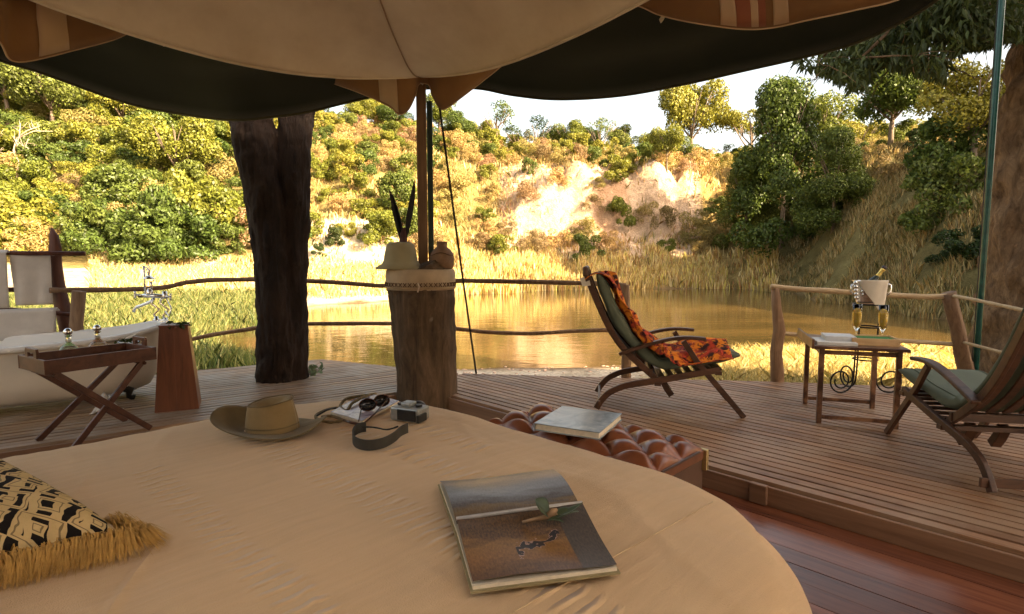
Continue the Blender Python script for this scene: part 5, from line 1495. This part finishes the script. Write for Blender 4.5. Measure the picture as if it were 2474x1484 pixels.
sv = SPR.rotmap(-math.atan2(bg_.y, bg_.x), (4, 40, 4)); sn = SPR.noise(sv, 1.0, 6, .65, .4); sn2 = SPR.noise(SPR.mapping(), 420, 2)
sn3 = SPR.noise(SPR.mapping(), 2.2, 4, .6, .5)
sr = SPR.rotmap(-math.atan2(bf_.y, bf_.x), (1, 1, 1)); sxy = SPR.n.new('ShaderNodeSeparateXYZ'); SPR.l(sr, sxy.inputs[0])
sX, sY = sxy.outputs[0], sxy.outputs[1]
wobb = SPR.noise(SPR.mapping(), 3.5, 3, .6); patch = SPR.noise(SPR.mapping((1, 1, 1), loc=(5, 2, 0)), 4.5, 2)
relief = 0.0
for (y0, wd, x0, x1, fq) in ((LB / 2 - .76, .06, -.80, 1.2, 160.0), (LB / 2 - .50, .05, -.45, .35, 130.0), (LB / 2 - 1.1, .045, -.5, 1.2, 160.0), (LB / 2 - .30, .05, -.6, .1, 120.0)):
    dy_ = SPR.math('ABSOLUTE', SPR.math('SUBTRACT', SPR.math('ADD', sY, SPR.math('MULTIPLY', SPR.math('SUBTRACT', wobb, .5), .05)), y0))
    band = SPR.math('SUBTRACT', 1.0, SPR.math('SMOOTH_MIN', SPR.math('DIVIDE', dy_, wd), 1.0, .3))
    inx = SPR.math('MULTIPLY', SPR.math('GREATER_THAN', sX, x0), SPR.math('LESS_THAN', sX, x1))
    wv_ = SPR.math('MAXIMUM', SPR.math('SINE', SPR.math('ADD', SPR.math('MULTIPLY', sX, fq), SPR.math('MULTIPLY', wobb, 9.0))), 0.0)
    e_ = SPR.math('MULTIPLY', SPR.math('MULTIPLY', SPR.math('MULTIPLY', band, wv_), inx), SPR.math('MULTIPLY', patch, 1.6))
    relief = e_ if relief == 0.0 else SPR.math('ADD', relief, e_)
SPR.bump(SPR.math('ADD', SPR.math('MULTIPLY', relief, 13.0), SPR.math('ADD', SPR.math('MULTIPLY', sn, 1.6), SPR.math('MULTIPLY', sn2, .8))), .5, .005)
cspr_ = (SPR.mix(.35, SPR.ramp(sn, [(.3, (.62, .42, .235)), (.7, (.72, .50, .285))]), SPR.ramp(sn3, [(.3, (.56, .385, .22)), (.7, (.78, .54, .305))])), .9, 0, .15)
SPR.set(SPR.mix(SPR.math('MULTIPLY', relief, .6), cspr_[0], (.80, .58, .36)), .9, 0, .15)
SPR.b.inputs['Sheen Weight'].default_value = .2
b.build('bedspread', SPR.m, bed, smooth=True)
MB().obox(bcn + Vector((0, 0, .20)), bf_ * (WB / 2 - .1), bg_ * (LB / 2 - .1), (0, 0, .28)).build('mattress', plain('mattress_cloth', (.5, .45, .38), .9), bed, bevel=.04)
for (sx, sy) in ((-1, -1), (1, -1), (-1, 1), (1, 1)):
    MB().box(bcn + bf_ * sx * (WB / 2 - .2) + bg_ * sy * (LB / 2 - .2) + Vector((0, 0, -.10)), (.08, .08, .04)).build('leg', TRW, bed)
def on_bed(px, py, lift=0.0):
    p = G(px, py, BZ)
    for k in range(3):
        loc = p - bcn; x, y = loc.dot(bf_), loc.dot(bg_)
        a = math.atan2(y, x); ox, oy = outline(a); d = max(0, sqrt(ox * ox + oy * oy) - sqrt(x * x + y * y))
        p = G(px, py, BZ + bedtop(x, y, d) + lift)
    return p
spts = [on_bed(1240 + (1722 - 1240) * k / 40, 1478 + (1212 - 1478) * k / 40 , .001) for k in range(41)]
MB().tube(spts, .0012, 5).build('seam', fabric('seam_thread', (.60, .43, .25), (.64, .47, .28)), bed, smooth=True)

# open picture book
OB = thing('open_book', 'large picture book lying open on the bedspread with a leafy twig across it', 'book', G(1270, 1290, BZ))
q00, q10, q01, q11 = G(1142, 1428, .604), G(1490, 1382, .604), G(1062, 1175, .604), G(1335, 1148, .604)
mid0, mid1 = G(1103, 1290, .604), G(1405, 1250, .604)
def page(a, b_, c, d, h0, h1, sag):
    # a,b near edge; c,d far edge
    def f(u, v):
        p = a.lerp(b_, u).lerp(c.lerp(d, u), v)
        return p + Vector((0, 0, h0 + (h1 - h0) * v + sag * sin(pi * v) + .003 * sin(u * 5 + v * 3)))
    return f
def pagemat(name, kind):
    t = NT(name)
    uvn = t.mapping(src='UV'); sp_ = t.n.new('ShaderNodeSeparateXYZ'); t.l(uvn, sp_.inputs[0])
    n = t.noise(t.mapping((1.3, 4.0, 1), src='UV'), 2.2, 6, .65, .6); nf = t.noise(t.mapping((18, 5, 1), src='UV'), 4, 5, .7)
    if kind == 'sky':
        c = t.ramp(t.math('ADD', sp_.outputs[1], t.math('MULTIPLY_ADD', n, .5, -.25)), [(.05, (.10, .055, .02)), (.16, (.20, .12, .03)), (.24, (.07, .06, .06)), (.42, (.22, .24, .27)), (.6, (.13, .145, .175)), (.78, (.24, .22, .22)), (.95, (.09, .10, .12))])
        c = t.mix(.25, c, t.ramp(nf, [(.35, (.05, .04, .04)), (.7, (.35, .34, .36))]))
    else:
        c = t.ramp(t.math('ADD', sp_.outputs[1], t.math('MULTIPLY_ADD', n, .7, -.35)), [(.05, (.08, .03, .018)), (.3, (.26, .11, .03)), (.5, (.30, .15, .04)), (.62, (.09, .04, .02)), (.8, (.035, .02, .018)), (.98, (.09, .07, .07))])
        c = t.mix(.4, c, t.ramp(nf, [(.35, (.03, .015, .01)), (.65, (.35, .20, .07))]))
        dg = t.math('ADD', t.math('MULTIPLY', sp_.outputs[0], -.62), t.math('MULTIPLY', sp_.outputs[1], 1.0))
        nd = t.noise(t.mapping((3, 3, 1), src='UV'), 2.0, 3, .6)
        st_ = t.math('ABSOLUTE', t.math('SUBTRACT', t.math('ADD', dg, t.math('MULTIPLY', nd, .5)), .40))
        mk = t.math('MULTIPLY', t.math('GREATER_THAN', sp_.outputs[0], .36), t.math('LESS_THAN', sp_.outputs[0], .72))
        c = t.mix(t.math('MULTIPLY', t.math('LESS_THAN', st_, .055), mk), c, (.38, .24, .19))
        c = t.mix(t.math('MULTIPLY', t.math('LESS_THAN', st_, .042), mk), c, (.022, .014, .012))
        g1 = t.math('GREATER_THAN', sp_.outputs[0], .76); c = t.mix(g1, c, t.ramp(nf, [(.35, (.05, .04, .035)), (.65, (.11, .08, .06))]))
    return t.set(c, .42, 0, .4, coat=.05)
hb_ = .018
MB().grid(page(q00, q10, mid0, mid1, hb_, hb_ + .016, -.006), 24, 20, uv=True).build('near_page', pagemat('picture_grass', 'grass'), OB, smooth=True)
MB().grid(page(mid0, mid1, q01, q11, hb_ + .004, hb_ - .004, .016), 24, 20, uv=True).build('far_page', pagemat('picture_sky', 'sky'), OB, smooth=True)
for (a, b_, c, d, h, nm) in ((q00, q10, mid0, mid1, hb_ - .009, 'page_block'), (mid0, mid1, q01, q11, hb_ - .010, 'page_block')):
    vs = [a, b_, d, c]; b = MB(); b.add([p + Vector((0, 0, .002)) for p in vs] + [p + Vector((0, 0, h)) for p in vs], [(3, 2, 1, 0), (4, 5, 6, 7), (0, 1, 5, 4), (1, 2, 6, 5), (2, 3, 7, 6), (3, 0, 4, 7)]); b.build(nm, PAPER, OB)
cc = (q00 + q10 + q01 + q11) / 4
b = MB()
vs = [cc + (p - cc) * 1.03 for p in (q00, q10, mid1, q11, q01, mid0)]
b.add([p + Vector((0, 0, -.001)) for p in vs] + [p + Vector((0, 0, .0025)) for p in vs], [tuple(range(5, -1, -1)), tuple(range(6, 12))] + [(i, (i + 1) % 6, (i + 1) % 6 + 6, i + 6) for i in range(6)]); b.build('cover', plain('olive_cover', (.30, .25, .13), .6), OB)
MB().tube([mid0 + Vector((0, 0, hb_ + .016)), mid0.lerp(mid1, .5) + Vector((0, 0, hb_ + .018)), mid1 + Vector((0, 0, hb_ + .017))], .0045, 8).build('page_roll', plain('page_edge', (.5, .48, .47), .4), OB, smooth=True)
tw = thing('twig', 'short dead twig with three green leaves lying on the open book', 'twig', G(1330, 1235, .63))
def BP(px, py, z=.64): return G(px, py, z)
MB().tube([BP(1262, 1262, .632), BP(1290, 1254, .64), BP(1325, 1248, .645), BP(1345, 1240, .65)], [.003, .004, .005, .004], 6, True, .3, 1).build('stem', plain('twig_bark', (.35, .22, .12), .8), tw, smooth=True)
MB().tube([BP(1318, 1248, .645), BP(1338, 1236, .655), BP(1346, 1230, .66)], [.006, .008, .003], 7, True, .3, 2).build('knot', bpy.data.materials['twig_bark'], tw, smooth=True)
LFM = plain('twig_leaf', (.06, .085, .045), .4, var=.3, scale=30)
def leafshape(a, b_, w, curl, name='leaf'):
    a, b_ = Vector(a), Vector(b_); d = b_ - a; sd = d.cross(Vector((0, 0, 1))).normalized()
    def f(u, v):
        wd = w * sin(pi * min(1, u ** .8 * .97 + .02)) ; return a + d * u + sd * (v - .5) * wd + Vector((0, 0, curl * sin(pi * u) + .18 * wd * abs(v - .5) * 2))
    MB().grid(f, 12, 6).build(name, LFM, tw, smooth=True, solid=.0008)
leafshape(BP(1325, 1250, .645), BP(1292, 1206, .68), .052, .004)
leafshape(BP(1340, 1245, .645), BP(1408, 1214, .675), .03, -.008)
leafshape(BP(1335, 1256, .64), BP(1398, 1236, .65), .036, .006)
leafshape(BP(1322, 1258, .64), BP(1362, 1262, .64), .018, .004)

# safari hat
hc = G(655, 1040, .6)
sh_ = thing('safari_hat', 'tan suede brimmed safari hat lying on the far corner of the bed', 'hat', hc)
SUE = fabric('suede', (.22, .155, .07), (.31, .22, .105), scale=9, weave=260, bump=.4)
SUD = fabric('suede_dark', (.14, .105, .05), (.21, .155, .075), scale=9, weave=260, bump=.4)
def brim(u, v):
    a = 2 * pi * u
    r0x, r0y = .085, .070
    r1x, r1y = .195, .135
    x = cos(a) * (r0x + (r1x - r0x) * v); y = sin(a) * (r0y + (r1y - r0y) * v)
    z = .006 + .014 * v * v * (1.1 + cos(2 * a + .3)) - .0 + .045 * v ** 2 * max(0, -cos(a)) ** 2 + .012 * v * sin(3 * a + 1)
    z = max(z, .004 * v + .002)
    return hc + Vector((x - .004, y, z))
MB().grid(brim, 64, 10).build('brim', SUD, sh_, smooth=True, solid=.003)
def crown(u, v):
    a = 2 * pi * u
    if v < .72:
        k = v / .72; r = 1 - .16 * k ** 1.5; z = .098 * k
        pinch = 1 - .10 * k * max(0, cos(a)) ** 6
    else:
        k = (v - .72) / .28; r = (.84) * (1 - k); z = .098 + .008 * sin(pi * min(1, k * 1.6)) - .035 * (max(0, k) ** .8) * 1
        pinch = 1
    z += .012 * cos(a - .4) * min(1, v * 2)
    r *= pinch * (1 + .03 * sin(5 * a + v * 4))
    return hc + Vector((cos(a) * .090 * r + .004, sin(a) * .072 * r, .006 + z))
MB().grid(crown, 56, 26).build('crown', SUE, sh_, smooth=True, solid=.002)
MB().tube([crown(k / 60, .13) + Vector((0, 0, 0)) for k in range(61)], .003, 5).build('band', SUD, sh_, smooth=True)
MB().tube([crown(k / 60, .72) + Vector((0, 0, .001)) for k in range(61)], .0022, 5).build('crown_seam', SUD, sh_, smooth=True)

# magazine, sunglasses, strap, camera
mg = thing('magazine', 'glossy lilac-grey magazine at the far end of the bed', 'magazine', G(880, 990, .6))
MGM = NT('glossy_print'); nm_ = MGM.noise(MGM.mapping((1, 1, 1)), 16, 4, .6, 1.0); MGM.set(MGM.ramp(nm_, [(.3, (.12, .07, .08)), (.42, (.34, .30, .40)), (.6, (.48, .45, .55)), (.75, (.12, .09, .10))]), .25, 0, .5)
qd = [G(797, 1002, .603), G(872, 1024, .603), G(962, 975, .603), G(884, 955, .603)]
for k in range(5):
    b = MB(); z0 = .0015 + .0022 * k
    b.add([p + Vector((.0007 * k, 0, z0)) for p in qd] + [p + Vector((.0007 * k, 0, z0 + .0018)) for p in qd], [(3, 2, 1, 0), (4, 5, 6, 7), (0, 1, 5, 4), (1, 2, 6, 5), (2, 3, 7, 6), (3, 0, 4, 7)])
    b.build('page' if k < 4 else 'cover', MGM.m if k == 4 else PAPER, mg)
sg_ = thing('sunglasses', 'dark sunglasses lying on the magazine', 'sunglasses', G(900, 985, .62))
LENS = plain('dark_lens', (.01, .01, .012), .06, 0, .1)
FRM = plain('tortoise_frame', (.06, .02, .01), .25)
def lens(px, py, z, rx, rz, tilt):
    c = G(px, py, z); b = MB()
    b.lathe([(0, .003), (.6, .0028), (1, 0), (1, -.002), (0, -.001)], (0, 0, 0), 22)
    M = Matrix.Rotation(tilt, 3, 'Z') @ Matrix.Rotation(radians(68), 3, 'X')
    b.v = [tuple(c + M @ Vector((p[0] * rx, p[1] * rz, p[2]))) for p in b.v]
    lo_ = b.build('lens', LENS, sg_, smooth=True)
    b2 = MB().tube([c + M @ Vector((cos(2 * pi * k / 24) * rx * 1.04, sin(2 * pi * k / 24) * rz * 1.04, 0)) for k in range(25)], .0022, 6); b2.build('rim', FRM, lo_, smooth=True)
lens(888, 978, .638, .031, .022, radians(22)); lens(922, 968, .642, .030, .022, radians(30))
MB().tube([G(903, 973, .643), G(906, 970, .646), G(910, 970, .643)], .002, 6).build('bridge', FRM, sg_, smooth=True)
MB().tube([G(873, 985, .645), G(868, 1010, .62), G(866, 1018, .614)], .0022, 6).build('temple', FRM, sg_, smooth=True)
MB().tube([G(935, 965, .645), G(905, 1000, .625), G(870, 1030, .606)], .0032, 6).build('temple', FRM, sg_, smooth=True)
STM = fabric('woven_strap', (.10, .07, .03), (.26, .19, .09), scale=60, weave=600, bump=.8)
ss = thing('woven_strap', 'coiled olive woven leather strap around the magazine', 'strap', G(800, 1000, .6))
def strap_path(pts, z, wd, name, m, par, th=.003):
    sp = spline([G(x, y, zz) for x, y, zz in pts], 8); MB().sweep(sp, (0, 0, 1), th, wd).build(name, m, par, smooth=False)
sp = spline([G(x, y, z) for x, y, z in ((908, 952, .612), (870, 957, .622), (836, 964, .620), (822, 982, .612), (838, 992, .612), (850, 975, .626), (872, 962, .628), (890, 955, .62))], 8)
MB().tube(sp, .0065, 7, True, .25, 2).build('braid', STM, ss, smooth=True)
sp = spline([G(x, y, z) for x, y, z in ((822, 985, .610), (795, 988, .612), (765, 1002, .606), (768, 1014, .606), (800, 1020, .606), (826, 1015, .608), (800, 1005, .612), (776, 1008, .612))], 8)
MB().tube(sp, .0055, 7, True, .25, 4).build('braid', STM, ss, smooth=True)
MB().tube([G(765, 1005, .61), G(790, 990, .618), G(812, 984, .615)], .0035, 6).build('cord', plain('black_leather', (.015, .013, .012), .45), ss, smooth=True)
MB().tube([G(826, 1014, .607), G(850, 1022, .608), G(875, 1026, .606)], .0045, 6).build('handle', FRM, ss, smooth=True)
cb = G(988, 1018, .6)
cmr = thing('photo_camera', 'small silver and black camera lying on the bed with its neck strap', 'camera', cb)
SIL = plain('silver_body', (.34, .35, .34), .35, .5, .15, 60); BLK = plain('black_plastic', (.014, .014, .014), .45, var=.4, scale=40)
ca_ = radians(-24); cu, cv_ = Vector((cos(ca_), sin(ca_), 0)), Vector((-sin(ca_), cos(ca_), 0))
cc_ = cb + Vector((0, .02, .028))
MB().obox(cc_, cu * .062, cv_ * .040, (0, 0, .026)).build('body', SIL, cmr, bevel=.008)
MB().obox(cc_ + cu * .012 - cv_ * .0405, cu * .040, cv_ * .003, (0, 0, .020)).build('screen', BLK, cmr, bevel=.002)
MB().obox(cc_ + Vector((0, 0, .032)) + cu * -.005, cu * .022, cv_ * .022, (0, 0, .009)).build('viewfinder', SIL, cmr, bevel=.005)
for (a, r_, h_) in ((.040, .013, .009), (-.042, .011, .007)):
    MB().lathe([(0, 0), (r_, 0), (r_, h_), (0, h_)], cc_ + cu * a + Vector((0, 0, .026)), 16).build('dial', BLK, cmr, smooth=False)
b = MB(); M = Matrix.Rotation(ca_, 3, 'Z') @ Matrix.Rotation(radians(-90), 3, 'X')
b.lathe([(.030, 0), (.031, .02), (.028, .035), (.022, .036), (.020, .028), (0, .026)], (0, 0, 0), 24)
b.v = [tuple(cc_ + cv_ * .038 + M @ Vector(p)) for p in b.v]; b.build('lens_barrel', BLK, cmr, smooth=True)
MB().obox(cc_ + cu * .064 - cv_ * .02 + Vector((0, 0, -.008)), cu * .006, cv_ * .028, (0, 0, .014)).build('grip', BLK, cmr, bevel=.003)
sp = spline([G(x, y, .6 + z) for x, y, z in ((962, 1030, .02), (935, 1038, .012), (905, 1033, .02), (878, 1032, .022), (858, 1040, .018), (852, 1056, .0175), (862, 1070, .0175), (890, 1076, .0175), (925, 1070, .0175), (952, 1056, .0175), (968, 1042, .02), (985, 1034, .02))], 8)
ws_ = [.006 if k < 20 else .034 for k in range(len(sp))]
MB().sweep(sp[22:], (0, 0, 1), .0035, .034).build('neck_strap', plain('strap_rubber', (.035, .033, .028), .6), cmr)
MB().tube(sp[:26], .003, 6, True, .3, 3).build('strap_cord', BLK, cmr, smooth=True)

# patterned cushion at the lower left
KP = NT('woven_pattern')
uvn = KP.mapping((6.2, 4.0, 1), src='UV'); spx = KP.n.new('ShaderNodeSeparateXYZ'); KP.l(uvn, spx.inputs[0])
wob = KP.noise(KP.mapping(src='UV'), 7, 2); X_ = KP.math('ADD', spx.outputs[0], KP.math('MULTIPLY', wob, .35)); Y_ = KP.math('ADD', spx.outputs[1], KP.math('MULTIPLY', wob, .25))
fx = KP.math('ABSOLUTE', KP.math('SUBTRACT', KP.math('FRACT', X_), .5)); fy = KP.math('ABSOLUTE', KP.math('SUBTRACT', KP.math('FRACT', Y_), .5))
dd = KP.math('ADD', fx, fy); ring = KP.math('FRACT', KP.math('MULTIPLY', dd, 3.0)); isb = KP.math('GREATER_THAN', ring, .52)
ck = KP.math('GREATER_THAN', KP.math('FRACT', KP.math('ADD', KP.math('MULTIPLY', X_, 1.5), KP.math('MULTIPLY', Y_, 2.0))), .36)
isb2 = KP.math('MULTIPLY', isb, ck)
lin = KP.math('MULTIPLY', KP.math('GREATER_THAN', KP.math('FRACT', KP.math('MULTIPLY', dd, 9.0)), .72), KP.math('LESS_THAN', ring, .5))
base_ = KP.mix(KP.noise(KP.mapping(), 30, 4), (.55, .38, .16), (.72, .56, .30))
colk = KP.mix(KP.math('MULTIPLY', lin, .75), base_, (.12, .09, .05)); colk = KP.mix(isb2, colk, (.014, .011, .010))
KP.set(colk, .85, 0, .15); KP.bump(KP.noise(KP.mapping(), 220, 3), .5, .003)
K_, F_, N_c = Vector((-.80, 1.135, .605)), Vector((-1.42, 1.42, .70)), Vector((-1.12, .93, .605))
O_c = F_ + N_c - K_
cu_ = thing('kuba_cushion', 'cushion with a black and cream zigzag weave and raffia fringe on the bed', 'cushion', K_)
cu_.name = 'patterned_cushion'
def cush(sgn):
    def f(u, v):
        p = K_.lerp(F_, u).lerp(N_c.lerp(O_c, u), v)
        e = (max(0, 1 - (2 * u - 1) ** 4) * max(0, 1 - (2 * v - 1) ** 4)) ** .5
        pin = Vector((0, 0, 0))
        return p + Vector((0, 0, .055 + sgn * .085 * e)) * (1 if sgn > 0 else 1) - Vector((0, 0, .05 * 1)) + Vector((0, 0, .004 * noise.noise(Vector((u * 8, v * 8, 1)))))
    return f
MB().grid(cush(1), 36, 24, uv=True).build('top_cloth', KP.m, cu_, smooth=True)
MB().grid(cush(-.15), 20, 14).build('bottom_cloth', plain('plain_raffia', (.5, .36, .16), .9), cu_, smooth=True)
RAF = plain('raffia', (.52, .31, .085), .85, var=.35, scale=40)
b = MB(); rf = random.Random(3); ftop = cush(1)
for k in range(2600):
    if rf.random() < .8:
        v = rf.random(); p0 = ftop(0, v) if False else K_.lerp(N_c, v) + Vector((0, 0, .005 + rf.random() * .035)); outd = Vector((.55, -.75, 0)).normalized()
    else:
        u = rf.random() ** 3 * .15; p0 = K_.lerp(F_, u) + Vector((0, 0, .02)); outd = Vector((.95, .05, 0)).normalized()
    outd = (outd + Vector((rf.uniform(-.45, .45), rf.uniform(-.45, .45), 0))).normalized()
    L_ = rf.uniform(.035, .085)
    p1 = p0 + outd * L_ * .5 + Vector((0, 0, rf.uniform(-.004, .018))); p2 = p0 + outd * L_ + Vector((0, 0, -.03)); p2.z = max(p2.z, .594 + rf.random() * .012)
    sd = Vector((-outd.y, outd.x, 0)) * .0011
    b.add([p0 - sd, p0 + sd, p1 + sd, p1 - sd, p2], [(0, 1, 2, 3), (3, 2, 4)])
b.build('raffia_fringe', RAF, cu_, kind='stuff')

# ------------------------------------------------------------------ leather bench at the bed foot
LEA = NT('tan_leather'); ln_ = LEA.noise(LEA.mapping(), 5, 5, .6); LEA.set(LEA.ramp(ln_, [(.3, (.15, .042, .017)), (.7, (.26, .088, .036))]), .28, 0, .5, coat=.15); LEA.bump(LEA.noise(LEA.mapping(), 160, 3), .08, .002)
DKL = plain('dark_leather_box', (.085, .045, .028), .45, var=.2, scale=8)
br_ = Vector((.90, 2.58, 0)); bl_ = Vector((.17, 3.29, 0)); bux = (bl_ - br_).normalized(); Lb = (bl_ - br_).length; buy = Vector((-bux.y, bux.x, 0)); 
if buy.y > 0: buy = -buy
Wb = .46; TZb = .27
bn = thing('leather_bench', 'buttoned tan leather chest bench between bed foot and deck step', 'bench', (br_ + bux * Lb / 2 + buy * Wb / 2) + Vector((0, 0, -.12)))
cB = br_ + bux * Lb / 2 + buy * Wb / 2
cho = MB().obox(cB + Vector((0, 0, .075)), bux * Lb / 2, buy * Wb / 2, (0, 0, .185)).build('chest', DKL, bn, bevel=.006)
MB().obox(cB + Vector((0, 0, .285)), bux * (Lb / 2 + .006), buy * (Wb / 2 + .006), (0, 0, .022)).build('lid', plain('lid_leather', (.15, .06, .03), .4, var=.2), bn, bevel=.006)
def tuft(u, v):
    x, y = u * Lb, v * Wb
    a_ = x / .23 + y / .21; b2_ = x / .23 - y / .21
    h = ((1 - (2 * (a_ % 1) - 1) ** 2) * (1 - (2 * (b2_ % 1) - 1) ** 2)) ** .55
    e = min(1, 14 * u, 14 * (1 - u), 9 * v, 9 * (1 - v)) ** .5
    return br_ + bux * x + buy * y + Vector((0, 0, .305 + (.020 + .05 * h) * e))
MB().grid(tuft, 150, 70).build('buttoned_top', LEA.m, bn, smooth=True)
b = MB()
for i in range(-3, 16):
    for j in range(-8, 12):
        x = (i + j) * .095; y = (i - j) * .095
        if .04 < x < Lb - .04 and .04 < y < Wb - .04: b.lathe([(0, .008), (.008, .006), (.010, 0)], br_ + bux * x + buy * y + Vector((0, 0, .333)), 8)
b.build('buttons', LEA.m, bn, smooth=True, kind='stuff')
BRS = plain('brass', (.55, .42, .20), .35, .85)
for (a, w) in ((0, 0), (0, 1)):
    c = br_ + buy * (Wb * w) + Vector((0, 0, .26))
    MB().obox(c, bux * .022, buy * .012, (0, 0, .05)).build('corner_plate', BRS, cho, bevel=.004)
pts = [br_ + buy * .06 + Vector((0, 0, .31)) - bux * .008, br_ + buy * (Wb - .06) + Vector((0, 0, .31)) - bux * .008]
MB().tube(pts, .006, 6).build('piping', plain('dark_piping', (.05, .02, .012), .4), bn)
bkq = [G(1290, 1038, .375), G(1448, 1062, .375), G(1503, 1012, .375), G(1356, 997, .375)]
bkc = sum(bkq, Vector()) / 4; bu_ = (bkq[1] - bkq[0]) / 2; bv_ = (bkq[3] - bkq[0] + bkq[2] - bkq[1]) / 4
BLU = NT('blue_grey_print'); nb5 = BLU.noise(BLU.mapping((1, 1, 1)), 7, 4, .6, 1.4); BLU.set(BLU.ramp(nb5, [(.3, (.16, .20, .23)), (.5, (.30, .35, .38)), (.7, (.44, .49, .51))]), .22, 0, .5)
book('book', 'big book with a blue-grey cover lying on the leather bench', Vector((bkc.x, bkc.y, .372)), bu_, bv_, .036, BLU.m)

# loose cloth under the tray table
def rag(u, v):
    p = G(258, 995, .0) + Vector(((u - .5) * .16, (v - .5) * .16, 0))
    r = sqrt((u - .5) ** 2 + (v - .5) ** 2)
    return p + Vector((.02 * noise.noise(Vector((u * 5, v * 5, 1))), .02 * noise.noise(Vector((u * 5, v * 5, 4))), .005 + max(0, .14 - .24 * r) * (1 + .5 * noise.noise(Vector((u * 7, v * 7, 2))))))
MB().grid(rag, 22, 22).build('crumpled_cloth', TOW, None, smooth=True, solid=.003, label='crumpled white cloth on the deck under the tray table legs', category='cloth')

# the added shade trees, all out of view to the right and behind
for (x, y, s_, lab, zz) in [(q + (1.1,))[:5] for q in SHADE]: added_shade_tree(x, y, s_, lab, zz)
